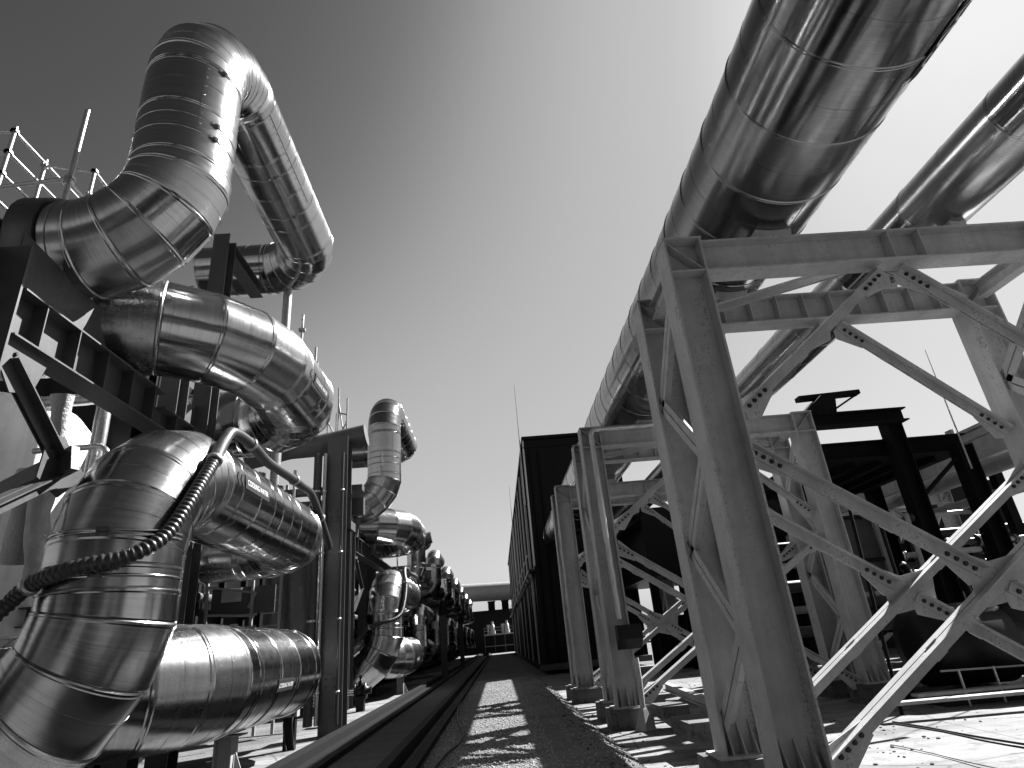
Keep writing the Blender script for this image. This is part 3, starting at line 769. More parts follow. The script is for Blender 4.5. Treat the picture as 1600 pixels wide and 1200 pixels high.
# machines under and beside the gantry
def skid(name, label, cat, x0, x1, y0, y1, z0, h, mat, kind):
    t = thing(name, ((x0+x1)/2, (y0+y1)/2, z0), label, cat); xm, ym = (x0+x1)/2, (y0+y1)/2
    m = MB(); box(m, (x0, y0, z0), (x1, y1, z0+.25)); m.build('base_frame', M['dark'], t, (x0, y0, z0))
    m = MB(); lathe(m, (x0+.3, ym, z0+h*.5), (1, 0, 0), [(0, .2*h), (.1, .36*h), (.5*(x1-x0), .38*h), (.52*(x1-x0), .30*h), (x1-x0-.6, .26*h)], 24); m.build('motor', mat, t, (x0, ym, z0))
    m = MB(); lathe(m, (x1-.9, ym, z0+h*.52), (0, -1, 0), [(-.35, .3*h), (.2, .42*h), (.55, .42*h), (.6, .36*h), (.62, .12*h)], 28); m.build('casing', M['dark'], t, (x1-.9, ym, z0+h*.5))
    m = MB(); box(m, (x1-.98, ym-.665, z0+h*.55), (x1-.68, ym-.63, z0+h*.7)); m.build('name_plate', M['pale'], t, (x1-.9, ym-.66, z0+h*.6))
    m = MB(); tube(m, [(x1-1.9, ym-.3, z0+h*.95), (x1-1.5, ym-.35, z0+h*1.0), (x1-.7, ym-.35, z0+h*1.02)], .1, 10); m.build('wrapped_pipe', M['wrap'], t, (x1-1.2, ym, z0+h*.9))
    for k in range(5):
        x = x0 + (x1-x0)*(k+.5)/5
        m = MB(); bar(m, (x, y0-.15, z0), (x, y0-.15, z0+.75), .04, .04, (1, 0, 0)); m.build('rail_post', M['galv'], t, (x, y0-.15, z0))
    m = MB(); tube(m, [(x0, y0-.15, z0+.75), ((x0+x1)/2, y0-.15, z0+.70), (x1, y0-.15, z0+.75)], .022, 6); m.build('rail', M['pale'], t, (x0, y0-.15, z0+.75))
    return t
skid('pump_skid', 'dark pump with a round casing and pale name plate behind the cross bracing', 'pump', 9.6, 13.6, 14.6, 16.6, -.54, 2.4, M['dark'], 0)
skid('pump_skid', 'dark pump farther back beneath the black gantry', 'pump', 13.6, 18, 20, 22, -.54, 2.4, M['dark'], 0)
cab = thing('control_cabinet', (11.6, 19.4, -.54), 'grey framed machine cabinet under the gantry deck', 'cabinet')
m = MB(); box(m, (10.3, 19.5, 1.0), (12.3, 20.8, 4.3)); m.build('body', M['mid'], cab, (10.3, 19.5, 1))
for x in (10.25, 12.35):
    m = MB(); bar(m, (x, 19.42, -.54), (x, 19.42, 4.4), .12, .12, (1, 0, 0)); m.build('frame_post', M['steel_light'], cab, (x, 19.4, 0))
for z in (1.6, 3.0, 4.35):
    m = MB(); bar(m, (10.32, 19.40, z), (12.28, 19.40, z), .12, .12); m.build('frame_rail', M['dark'], cab, (10.3, 19.4, z))
# tarpaulin covered pipe and lit tray near tower 2
def wrapped(label, pts, r, mat, name='wrapped_pipe', cat='pipe', group=None):
    P = [V(p) for p in pts]; q = []
    for a, c in zip(P, P[1:]):
        n = max(2, int((c-a).length/.12)); q += [a.lerp(c, i/n) for i in range(n)]
    q.append(P[-1]); rr = [r*(1+.28*noise.noise(p*3.1+V((5, 1, 2)))) for p in q]
    m = MB(); tube(m, q, rr, 14); return tag(m.build(name, mat, None, tuple(P[0])), label, cat, group)
m = MB(); bar(m, pY((1322, 778), 14), pY((1440, 832), 14), .14, .05, (0, 0, 1))
tag(m.build('cable_tray', M['pale'], None, tuple(pY((1322, 778), 14))), 'bright sunlit cable tray sloping behind the second trestle', 'cable tray')
m = MB(); tube(m, [pY((1322, 775), 14)+V((0, 0, .0)), pY((1322, 775), 14)+V((-.1, .3, -5.6))], .04, 6)
tag(m.build('stand_pipe', M['blacksteel'], None, tuple(pY((1322, 775), 14))), 'thin dark stand pipe holding the sunlit cable tray', 'pipe')

KU[:] = (1., 0.)
# ================================================================== left side: racks, hoses, scaffolds
def cyl_hit(p, c, d, r):
    """where the sight line through a point of the photograph meets a cylinder (axis c, d; radius r)"""
    o = V((0, 0, CAMZ)); k = pxray(p).normalized(); c = V(c); d = V(d).normalized()
    a = k - d*k.dot(d); b_ = (o-c) - d*(o-c).dot(d)
    A_, B_, C_ = a.dot(a), 2*a.dot(b_), b_.dot(b_)-r*r; D_ = B_*B_-4*A_*C_
    if D_ < 0: D_ = 0
    return o + k*((-B_-math.sqrt(D_))/(2*A_))
def smooth(pts, n=10):
    P = [V(p) for p in pts]; P = [P[0]*2-P[1]] + P + [P[-1]*2-P[-2]]; out = []
    for i in range(1, len(P)-2):
        for k in range(n):
            t = k/n; p0, p1, p2, p3 = P[i-1:i+3]
            out.append(.5*((2*p1) + (p2-p0)*t + (2*p0-5*p1+4*p2-p3)*t*t + (3*p1-p0-3*p2+p3)*t**3))
    out.append(P[-2]); return out
def resample(pts, step):
    out = [pts[0]]; acc = 0
    for a, c in zip(pts, pts[1:]):
        L = (c-a).length; t = step-acc
        while t <= L: out.append(a.lerp(c, t/L)); t += step
        acc = (acc+L) % step
    return out
bp_, _, _ = bend_pts(V((xr, 6.9, 1)), V((xr, 6.9, zC)), V((xr, 13, zC)), 1.2825, 12)
CL = [V((xr, 6.9, zC0))] + bp_ + [V((xr, 13.2, zC))]
def seg_dist(p):
    best = 9
    for a_, c_ in zip(CL, CL[1:]):
        t_ = max(0, min(1, (p-a_).dot(c_-a_)/(c_-a_).length_squared)); best = min(best, (p-a_.lerp(c_, t_)).length)
    return best
def lay(p, r):
    """the point of a sight line where it first comes within r of the rising pipe's centre line"""
    k = pxray(p).normalized(); o = V((0, 0, CAMZ)); t_ = 3.; bt, bd_ = 3., 9.
    while t_ < 18:
        d_ = seg_dist(o+k*t_)
        if d_ < r: return o+k*t_
        if d_ < bd_: bt, bd_ = t_, d_
        t_ += .02
    return o+k*bt
corr = [V((-5.35, 6.0, 1.55))] + [lay(p, .775) for p in ((-8, 962), (42, 918), (90, 896), (140, 882), (190, 872), (232, 855), (262, 832), (292, 790), (318, 748), (336, 718))]
cp = resample(smooth(corr, 24), .0155)
hz = thing('black_hose', cp[0], 'black corrugated hose looping across the nearest pipes', 'hose')
m = MB(); tube(m, cp, [.080 if (i//2) % 2 == 0 else .067 for i in range(len(cp))], 14); m.build('corrugated_hose', M['rubber'], hz, tuple(cp[0]))
top = [lay(p, .775) for p in ((336, 718), (350, 690), (364, 676), (392, 694), (418, 722), (448, 742), (470, 758), (488, 776))] + [V((-3.62, 13.6, 4.05)), V((-3.72, 14.2, 3.95))]
tp = smooth(top, 10); m = MB(); tube(m, tp, .078, 14); m.build('smooth_hose', M['rubber'], hz, tuple(tp[0]))
for q, d_ in ((cp[len(cp)//3], cp[len(cp)//3+1]-cp[len(cp)//3]), (cp[-2], cp[-1]-cp[-3]), (tp[30], tp[31]-tp[30]), (tp[55], tp[56]-tp[55]), (tp[75], tp[76]-tp[75])):
    m = MB(); lathe(m, q, d_, [(-.03, .08), (-.03, .098), (.03, .098), (.03, .08)], 16); m.build('hose_clamp', M['galv'], hz, tuple(q))

def left_H(parent, name, p0, p1, up, h, b_, mat=None, tf=.022, tw=.014):
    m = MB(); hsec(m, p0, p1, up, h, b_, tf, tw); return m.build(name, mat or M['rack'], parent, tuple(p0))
def bolt_x(parent, p):   # bolt head facing the lane (+X)
    o = bolt(parent, p); o.rotation_euler = (0, 0, R_(90)); return o
def rack_bay(label, full):
    t = thing('pipe_rack', (-5.2, 5.6, .05), label, 'steel frame', 'steel racks holding the cooling pipes')
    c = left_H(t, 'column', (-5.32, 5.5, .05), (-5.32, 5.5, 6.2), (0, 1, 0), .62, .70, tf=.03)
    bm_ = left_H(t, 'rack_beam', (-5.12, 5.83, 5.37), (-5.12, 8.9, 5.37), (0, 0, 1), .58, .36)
    for k in range(5):
        y = 6.2 + .6*k; m = MB(); box(m, (-5.112, y-.008, 5.103), (-4.945, y+.008, 5.637)); m.build('stiffener', M['rack'], bm_, (-5.1, y, 5.4))
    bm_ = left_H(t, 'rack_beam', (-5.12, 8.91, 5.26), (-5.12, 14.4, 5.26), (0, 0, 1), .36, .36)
    for k in range(8):
        y = 9.3 + .6*k; m = MB(); box(m, (-5.112, y-.008, 5.103), (-4.945, y+.008, 5.417)); m.build('stiffener', M['rack'], bm_, (-5.1, y, 5.3))
    pl = plate(t, 'support_plate', [(-5.16, 5.85, 5.67), (-5.16, 7.75, 5.67), (-5.16, 7.45, 6.28), (-5.16, 5.85, 6.45)], (1, 0, 0), .02, M['rack'])
    left_H(t, 'saddle_post', (-5.2, 8.0, 5.665), (-5.2, 8.0, 5.80), (1, 0, 0), .3, .3)
    # knee braces of paired angles with bolted plates
    for (ya, za, yb_, zb_) in ((5.95, 4.86, 7.15, 3.95), (7.15, 3.95, 5.75, 3.05)):
        m = MB(); dangle(m, (-5.05, ya, za), (-5.05, yb_, zb_), (0, .6, .8), .26, .14); br = m.build('knee_brace', M['rack'], t, (-5.05, ya, za))
    g1 = plate(t, 'gusset_plate', [(-5.03, 5.82, 5.07), (-5.03, 6.5, 5.07), (-5.03, 6.35, 4.62), (-5.03, 6.05, 4.5), (-5.03, 5.82, 4.75)], (1, 0, 0), .02, M['rack'])
    g2 = plate(t, 'gusset_plate', [(-5.03, 6.75, 4.25), (-5.03, 7.0, 4.32), (-5.03, 7.5, 3.95), (-5.03, 7.1, 3.6), (-5.03, 6.7, 3.75)], (1, 0, 0), .02, M['rack'])
    for k in range(3):
        bolt_x(g1, (-5.018, 6.0+.11*k, 4.93-.085*k)); bolt_x(g2, (-5.018, 6.83+.11*k, 4.13-.085*k))
    for (x, y, h) in ((-5.62, 10.35, 8.5), (-5.42, 11.15, 10.35)):
        left_H(t, 'column', (x, y, .05), (x, y, h), (0, 1, 0), .36, .34)
    plate(t, 'haunch_plate', [(-5.5, 10.53, 5.9), (-5.5, 10.96, 6.3), (-5.5, 10.96, 5.2), (-5.5, 10.8, 5.0), (-5.5, 10.53, 5.0)], (1, 0, 0), .02, M['rack'])
    left_H(t, 'bracket', (-5.42, 11.34, 10.16), (-5.42, 13.1, 10.16), (0, 0, 1), .3, .3)
    left_H(t, 'cross_beam', (-8.6, 11.55, 4.9), (-5.6, 11.55, 4.9), (0, 0, 1), .36, .3)
    left_H(t, 'cross_beam', (-8.6, 10.35, 2.6), (-5.8, 10.35, 2.6), (0, 0, 1), .3, .3)
    m = MB(); tube(m, [(-4.30, 13.25, .05), (-4.30, 13.25, 10.5)], .12, 16); m.build('prop_tube', M['galv'], t, (-4.3, 13.25, .05)) if False else None
    return t
RK = rack_bay('dark steel rack behind the nearest stack of pipes', True)
copy_tree(RK, V(RK.location)+V((0, 16.8, 0)), 'dark steel rack behind the second stack of pipes')
m = MB(); pp = pY((449, 470), 13.75); tube(m, [(pp.x, pp.y, 5.0), (pp.x, pp.y, 10.7)], .11, 16); pr = m.build('prop_tube', M['galv'], RK, (pp.x, pp.y, 5.0))

# small lit shelf frame deep in the first rack
sf = thing('shelf_frame', (-6.0, 14.6, .05), 'pale bolted steel shelf frame in the gap under the middle pipe', 'frame')
fx = lambda p: pY(p, 15.4)
q = [fx((322, 1000)), fx((330, 840)), fx((392, 1000)), fx((400, 840))]
for a, c in ((q[0], q[1]), (q[2], q[3])): m = MB(); bar(m, a-V((0, 0, 1.4)), c, .06, .06, (1, 0, 0)); m.build('upright', M['steel_light'], sf, tuple(a))
for p_, r_ in (((322, 962), (396, 962)), ((325, 918), (398, 926)), ((322, 880), (398, 884))):
    a, c = fx(p_), fx(r_); m = MB(); bar(m, a, c, .09, .05, (0, 0, 1)); m.build('shelf_rail', M['steel_light'], sf, tuple(a))
a = fx((328, 950)); m = MB(); box(m, (a.x, a.y+.04, a.z-.2), (a.x+1.5, a.y+.08, a.z+.42)); m.build('back_panel', M['mid'], sf, tuple(a))
a = fx((345, 942)); c = fx((378, 918)); m = MB(); box(m, (a.x, a.y-.0, a.z), (c.x, a.y+.03, c.z)); m.build('label_board', M['wrap'], sf, tuple(a))
m = MB(); bar(m, fx((388, 950)), fx((400, 925)), .05, .03, (0, 1, 0)); m.build('corner_brace', M['steel_light'], sf, tuple(fx((388, 950))))
# hung tarpaulin
a, c = pY((405, 1010), 17.2), pY((500, 850), 17.2); n, k = 16, 10; mb = MB()
vs = [(a.x+(c.x-a.x)*i/n, 17.2+.10*math.sin(i*1.1+j*.3)+.05*noise.noise(V((i*.5, j*.5, 0))), a.z-.8+(c.z-a.z+.8)*j/k) for j in range(k+1) for i in range(n+1)]
vs2 = [(x, y+.02, z) for x, y, z in vs]; fs = [(j*(n+1)+i, j*(n+1)+i+1, (j+1)*(n+1)+i+1, (j+1)*(n+1)+i) for j in range(k) for i in range(n)]
mb.add(vs, fs, True); mb.add(vs2, [f[::-1] for f in fs], True)
tag(mb.build('tarpaulin', M['tarp'], None, tuple(vs[0])), 'grey tarpaulin hanging behind the lowest pipe bend', 'tarpaulin')
# white clad vessel at the far left, wrapped risers beside it
vt = thing('white_vessel', (-8.9, 10.6, .05), 'white clad vessel standing at the far left behind the rack', 'tank')
m = MB(); lathe(m, (-8.9, 10.6, .05), (0, 0, 1), [(0, 1.5), (5.9, 1.5)], 40); m.build('shell', M['vessel'], vt, (-8.9, 10.6, .05))
m = MB(); lathe(m, (-8.9, 10.6, 5.95), (0, 0, 1), [(0, 1.5), (.25, 1.3), (.45, .8), (.5, .1)], 40); m.build('dome', M['vessel'], vt, (-8.9, 10.6, 6))
wrapped('white plastic wrapped riser beside the white vessel', [pX((98, 618), -6.2), pX((92, 680), -6.2), pX((78, 735), -6.2), pX((60, 800), -6.3), pX((55, 900), -6.3)], .14, M['wrap'], 'wrapped_riser')
wrapped('grey plastic wrapped riser near the far left edge', [pX((52, 735), -6.6), pX((40, 800), -6.6), pX((25, 880), -6.7)], .2, M['wrap'], 'wrapped_riser')
m = MB(); bar(m, pY((-60, 805), 7.6), pY((118, 715), 6.95), .10, .30, (0, 0, 1)); m.build('strut', M['rack'], RK, tuple(pY((-60, 805), 7.6)))

# conduit column between the first and second stacks
cc = thing('conduit_column', (-3.80, 15.0, .05), 'grey steel column with dark conduits between the first two stacks', 'column')
left_H(cc, 'column', (-3.80, 15.3, .05), (-3.80, 15.3, 6.9), (0, 1, 0), .5, .52)
for (x, r, mt) in ((-4.24, .10, 'rubber'), (-4.06, .045, 'galv'), (-3.62, .035, 'rubber')):
    m = MB(); tube(m, [(x, 14.9, .3), (x, 14.9, 6.4)], r, 12); cd = m.build('conduit', M[mt], cc, (x, 14.9, .3))
    for k in range(4): m = MB(); lathe(m, (x, 14.9, .9+1.5*k), (0, 0, 1), [(0, r), (0, r+.015), (.05, r+.015), (.05, r)], 12); m.build('clip', M['galv'], cd, (x, 14.9, .9+1.5*k))
for z in (.95, 4.7):
    m = MB(); box(m, (-3.99, 15.02, z), (-3.65, 15.048, z+.32)); pl = m.build('splice_plate', M['rack'], cc, (-4, 15.03, z))
    for i in (0, 1):
        for j in (0, 1): bolt(pl, (-3.91+.18*i, 15.02, z+.08+.16*j))
jb = thing('junction_box', (-4.2, 13.6, .05), 'small pale junction box on a post at the foot of the conduit column', 'box')
m = MB(); box(m, (-4.35, 13.5, .62), (-4.05, 13.68, .90)); m.build('box_body', M['pale'], jb, (-4.2, 13.5, .6))
m = MB(); box(m, (-4.36, 13.47, .885), (-4.04, 13.70, .93)); m.build('lid', M['pale'], jb, (-4.2, 13.5, .9))
m = MB(); box(m, (-4.31, 13.53, .05), (-4.09, 13.66, .618)); m.build('post', M['dark'], jb, (-4.2, 13.6, .05))
for x in (-4.27, -4.12):
    m = MB(); tube(m, smooth([(x, 13.49, .66), (x, 13.42, .5), (x+.02, 13.46, .25), (x+.06, 13.44, .06)], 6), .02, 8); m.build('cable', M['cable'], jb, (x, 13.5, .6))
# platform with pipe gear above the conduit column
pf = thing('rack_platform', (-5.6, 16.2, 5.9), 'cluttered steel platform above the conduit column', 'platform')
for (lo, hi, mt, nm) in (((-7.4, 15.7, 5.6), (-3.3, 16.0, 5.75), 'rack', 'floor_beam'), ((-5.0, 15.9, 5.0), (-3.3, 16.1, 5.45), 'rack', 'edge_beam'), ((-4.6, 15.4, 4.55), (-3.5, 15.9, 4.75), 'mid', 'bracket_plate'), ((-5.5, 15.2, 4.3), (-5.0, 15.6, 5.5), 'mid', 'box'), ((-6.8, 15.4, 5.0), (-6.2, 15.8, 5.6), 'mid', 'box')):
    m = MB(); box(m, lo, hi); m.build(nm, M[mt], pf, lo)
m = MB(); tube(m, [(-6.3, 15.5, 6.6), (-5.2, 15.6, 6.85), (-4.4, 15.7, 6.9), (-3.2, 15.7, 7.1)], .30, 14); m.build('cable_duct', M['mid'], pf, (-6.3, 15.5, 6.6))
for k in range(5):
    m = MB(); bar(m, (-6.9+.55*k, 15.6, 4.2), (-6.2+.55*k, 15.8, 5.5), .05, .05); m.build('diagonal', M['steel_light' if k % 2 else 'rack'], pf, (-6.9+.55*k, 15.6, 4.2))
for k in range(4):
    m = MB(); tube(m, [(-6.6+.8*k, 15.5, 3.6), (-6.6+.8*k, 15.5, 6.2)], .04, 8); m.build('tubing', M['galv'], pf, (-6.6+.8*k, 15.5, 3.6))
copy_tree(pf, V(pf.location)+V((0, 17.2, 0)), 'cluttered steel platform beyond the second stack of pipes')

# scaffolds
def scaffold(name, label, poles, rails, r=.03, coup=True):
    t = thing(name, poles[0][0], label, 'scaffold', 'tube scaffolds')
    for a, c in poles: m = MB(); tube(m, [a, c], r, 10); m.build('pole', M['galv'], t, tuple(a))
    for a, c in rails:
        m = MB(); tube(m, [a, c], r*.85, 8); ra = m.build('rail', M['galv'], t, tuple(a))
        if coup:
            for e in (a, c):
                e = V(e); m = MB(); bar(m, e-V((.06, 0, .01)), e+V((.06, 0, .01)), .09, .07); bar(m, e-V((0, .07, 0)), e+V((0, .07, 0)), .05, .06); m.build('coupler', M['galv'], ra, tuple(e))
    return t
zt = 12.0; X1, X2 = -9.1, -8.2
scaffold('scaffold', 'tube scaffold with a tall pole behind the nearest arch',
    [((-6.3, 7.68, 7.0), (-6.3, 7.68, 10.45)), ((X1, 9.45, 7), (X1, 9.45, zt+.12)), ((X1, 10.35, 7), (X1, 10.35, zt+.1)), ((X2, 10.6, 7), (X2, 10.6, zt)), ((X2, 12.6, 7), (X2, 12.6, zt-.2)), ((X1, 12.6, 7), (X1, 12.6, zt)), ((X1-1.6, 9.45, 7), (X1-1.6, 9.45, zt+.3)), ((X1, 11.5, 7), (X1, 11.5, zt)), ((X2, 11.6, 7), (X2, 11.6, zt-.1))],
    [((X1, 9.45, zt), (X1, 12.6, zt)), ((X1, 9.45, zt-.55), (X1, 12.6, zt-.55)), ((X1, 9.45, zt-1.1), (X1, 12.6, zt-1.1)), ((X1-2, 9.45, zt), (X1, 9.45, zt)), ((X1-2, 9.45, zt-.55), (X1, 9.45, zt-.55)),
     ((X1, 10.35, zt-.05), (X2, 10.6, zt-.05)), ((X1, 10.35, zt-1.15), (X2, 10.6, zt-1.1)), ((X2, 10.6, zt-.05), (X2, 12.6, zt-.2)), ((X2, 10.6, zt-.7), (X2, 12.6, zt-.7)), ((-9.2, 7.68, 8.7), (-6.3, 7.68, 8.98)), ((-6.3, 7.68, 8.9), (-6.3, 9.6, 8.9)), ((X1, 9.45, zt-1.7), (X1, 12.6, zt-1.7)), ((X1-2, 9.45, zt-1.1), (X1, 9.45, zt-1.1)), ((X2, 10.6, zt-1.6), (X2, 12.6, zt-.3)), ((X1, 11.5, zt-.6), (X2, 11.6, zt-.6))], .04)
p1, p2 = pY((530, 606), 19), pY((543, 622), 19); dn = V((0, 0, 2.6))
scaffold('scaffold', 'small scaffold on the rack between the first and second arches', [(p1-dn, p1), (p2-dn, p2), (p1-dn+V((-.5, .6, 0)), p1+V((-.5, .6, -.6))), (p2-dn+V((-.5, .6, 0)), p2+V((-.5, .6, -.3)))],
    [(p1-V((0, 0, .9)), p2-V((0, 0, .6))), (p1-V((0, 0, .55)), p2-V((0, 0, 1.9))), (p2-V((0, 0, .8)), p1-V((0, 0, 1.9))), (p1-V((.5, -.6, 1.0)), p1-V((0, 0, 1.9)))], .03, False)
for i, (pt, pb, lab) in enumerate((((474, 492), (470, 545), 'short scaffold pole showing just above the level pipe bend'), ((494, 543), (490, 600), 'shorter scaffold pole close to the level pipe bend'))):
    a, c = pY(pb, 15.2), pY(pt, 15.2)
    t = thing('scaffold_pole', a, lab, 'scaffold pole'); m = MB(); tube(m, [a-V((0, 0, 1.0)), c], .035, 10); m.build('tube', M['galv'], t, tuple(a))
    m = MB(); bar(m, a.lerp(c, .55)-V((.09, 0, 0)), a.lerp(c, .55)+V((.09, 0, 0)), .1, .09); m.build('coupler', M['galv'], t, tuple(a.lerp(c, .55)))

# pipe stands, valves and posts by the kerb
def stand(y, label):
    t = thing('pipe_stand', (-4.1, y, .05), label, 'pipe stand', 'stands under the lowest pipe bends')
    m = MB(); hsec(m, (-4.1, y, .07), (-4.1, y, .68), (1, 0, 0), .26, .24, .02, .014); m.build('post', M['steel_light'], t, (-4.1, y, .05))
    m = MB(); box(m, (-4.33, y-.18, .05), (-3.87, y+.18, .07)); m.build('base_plate', M['steel_light'], t, (-4.1, y, .05))
    plate(t, 'rib', [(-3.96, y, .07), (-3.78, y, .07), (-3.96, y, .5)], (0, 1, 0), .016, M['steel_light'])
    m = MB(); box(m, (-4.35, y-.15, .681), (-3.85, y+.15, .70)); m.build('saddle', M['steel_light'], t, (-4.1, y, .7))
    return t
stand(10.3, 'pale steel stand under the nearest low pipe bend'); stand(27.3, 'pale steel stand under the second low pipe bend')
def valve(y, label):
    t = thing('flanged_valve', (-4.4, y, .05), label, 'valve', 'valves by the kerb')
    m = MB(); tube(m, [(-6.4, y, .62), (-4.55, y, .62)], .11, 16); m.build('pipe_stub', M['jacket'], t, (-6, y, .6))
    m = MB(); lathe(m, (-4.55, y, .62), (1, 0, 0), [(0, .24), (.05, .24), (.06, .15), (.16, .16), (.28, .15), (.3, .24), (.35, .24), (.36, .12), (.5, .10)], 24); m.build('valve_body', M['dark'], t, (-4.5, y, .6))
    m = MB(); lathe(m, (-4.38, y, .76), (0, 0, 1), [(0, .08), (.12, .08), (.14, .04), (.3, .04)], 12); m.build('stem', M['dark'], t, (-4.4, y, .7))
    m = MB(); tube(m, [V((-4.38+.16*math.cos(a*.3927), y+.16*math.sin(a*.3927), 1.03)) for a in range(17)], .015, 6); bar(m, (-4.53, y, 1.03), (-4.23, y, 1.03), .02, .02); m.build('hand_wheel', M['dark'], t, (-4.4, y, 1))
    m = MB(); box(m, (-4.5, y-.12, .05), (-4.26, y+.12, .47)); m.build('support', M['dark'], t, (-4.4, y, .05))
    return t
valve(17.6, 'dark flanged valve behind the kerb, just past the conduit column'); valve(21.0, 'dark flanged valve behind the kerb, below the second stack')
def ch_post(x, y, h, label):
    t = thing('kerb_post', (x, y, .03), label, 'post', 'posts along the channel')
    m = MB(); hsec(m, (x, y, .05), (x, y, h), (0, 1, 0), .36, .32); m.build('shaft', M['mid'], t, (x, y, .05))
    m = MB(); box(m, (x-.3, y-.3, .031), (x+.3, y+.3, .06)); m.build('base_plate', M['mid'], t, (x, y, .03))
    m = MB(); lathe(m, (x, y, h), (0, 0, 1), [(0, .26), (.2, .26), (.5, .2), (.8, .12)], 14); m.build('cap', M['dark'], t, (x, y, h)); return t
ch_post(-3.06, 36.5, 3.3, 'grey post with a dark cap standing in the drain channel'); ch_post(-2.95, 52, 3.3, 'farther post standing in the drain channel')

# heat exchanger blocks behind the pipes, black to fill in the rack's shaded depth
def exchanger(y0, y1, x1, h, label):
    t = thing('heat_exchanger', (-9.5, y0, .05), label, 'heat exchanger', 'dark heat exchanger blocks')
    m = MB(); box(m, (-13.5, y0, .4), (x1, y1, h)); m.build('casing', M['black'], t, (-13.5, y0, .4))
    n = max(3, int((y1-y0)/1.3))
    for k in range(n):
        y = y0 + (y1-y0)*(k+.5)/n; m = MB(); box(m, (x1+.001, y-.06, .4), (x1+.12, y+.06, h)); m.build('rib', M['blacksteel'], t, (x1, y, .4))
        m = MB(); box(m, (x1-.4, y-.1, .05), (x1-.1, y+.1, .398)); m.build('foot', M['blacksteel'], t, (x1, y, .05))
    for z in (1.6, 3.2):
        m = MB(); tube(m, [(x1+.3, y0+.2, z), (x1+.3, y1-.2, z)], .11, 10); m.build('header_pipe', M['mid'], t, (x1, y0, z))
    return t
exchanger(11.7, 14.4, -7.1, 8.0, 'tall dark exchanger block behind the nearest stack of pipes')
exchanger(14.9, 26.5, -7.3, 6.0, 'lower dark ribbed exchanger block between the first two stacks')
exchanger(28.2, 41.5, -6.6, 5.6, 'dark ribbed exchanger block behind the second stack')
exchanger(42.2, 53.5, -6.4, 5.6, 'dark ribbed exchanger block behind the fourth stack'); exchanger(54.2, 66.5, -6.4, 5.6, 'dark ribbed exchanger block behind the fifth stack')
exchanger(67.2, 82, -6.4, 5.6, 'dark ribbed exchanger block behind the sixth stack'); exchanger(82.7, 104, -6.4, 5.6, 'farthest dark ribbed exchanger block down the left side')
# foil wrapped conduit up the second trestle with its boot and box
KU[:] = CAMERA_SCALE
cw = wrapped('crinkled foil covered pipe climbing the front column of the second trestle', [(3.02, 16.05, 1.9), (2.98, 16.05, 4.5), (2.98, 16.05, 6.75), (3.05, 16.05, 6.86), (3.3, 16.05, 6.88), (6.2, 16.05, 6.9)], .075, M['foil'], 'foil_pipe')
fb2 = thing('drain_box', (3.15, 15.9, -.5), 'dark sloping box with a pale boot at the foot of the second trestle', 'box')
m = MB(); prism(m, (2.85, 15.75, 1.05), (3.45, 15.75, 1.05), (0, 0, 1), [(-.16, .15), (.16, .38), (.16, .7), (-.16, .7)]); m.build('box_body', M['dark'], fb2, (2.9, 15.7, 1))
m = MB(); tube(m, [(3.2, 15.75, 1.0), (3.22, 15.72, .5), (3.2, 15.7, -.1)], [.09, .07, .06], 12); m.build('drop_pipe', M['steel'], fb2, (3.2, 15.7, 1))
m = MB(); lathe(m, (3.2, 15.7, -.5), (0, 0, 1), [(0, .26), (.42, .1), (.44, .09)], 5, False); m.build('boot', M['steel_light'], fb2, (3.2, 15.7, -.5))
KU[:] = (1., 0.)
# sleepers, rail, cables and debris on the slab
for i, (p, sx, sy, sz, lab) in enumerate((((1095, 1150), .55, .95, .24, 'nearest concrete block lying on the slab by the first trestle'), ((1050, 1118), .5, .8, .2, 'concrete block just beyond the nearest one'), ((1022, 1098), .4, .6, .18, 'smallest concrete block on the slab by the second trestle'))):
    c = pZ(p, .04); m = MB(); R2 = Matrix.Rotation(R_(14), 3, 'Z')
    prism(m, (c.x, c.y, .041), (c.x, c.y, .041+sz), (0, 1, 0), [(-sx/2, -sy/2), (sx/2, -sy/2), (sx/2+.03, sy/2), (-sx/2, sy/2)])
    tag(m.build('concrete_block', M['plinth'], None, (c.x, c.y, .04)), lab, 'block', 'concrete blocks on the slab')
a, c = pZ((1040, 1072), .3), pZ((1128, 1106), .3); m = MB(); hsec(m, a, c, (0, 0, 1), .16, .16, .02, .02)
tag(m.build('steel_rail', M['steel_light'], None, tuple(a)), 'steel rail resting across the concrete blocks', 'rail')
def cable(pts, r, lab, name='cable', zz=.05):
    m = MB(); q = smooth([pZ(p, zz) for p in pts], 8); tube(m, q, r, 8); return tag(m.build(name, M['cable'], None, tuple(q[0])), lab, 'cable')
cable([(1395, 1128), (1450, 1137), (1520, 1150), (1620, 1166)], .014, 'black cable running over the slab to the right edge', zz=.058)
cable([(1395, 1131), (1470, 1143), (1540, 1158), (1620, 1172)], .012, 'second black cable running close beside the first on the slab', zz=.056)
cable([(730, 1075), (715, 1110), (722, 1150), (695, 1180), (670, 1210)], .022, 'dark hose snaking over the gravel beside the channel', 'ground_hose', .03)
cable([(600, 1112), (575, 1118)], .01, 'thin cable lying behind the kerb') if False else None
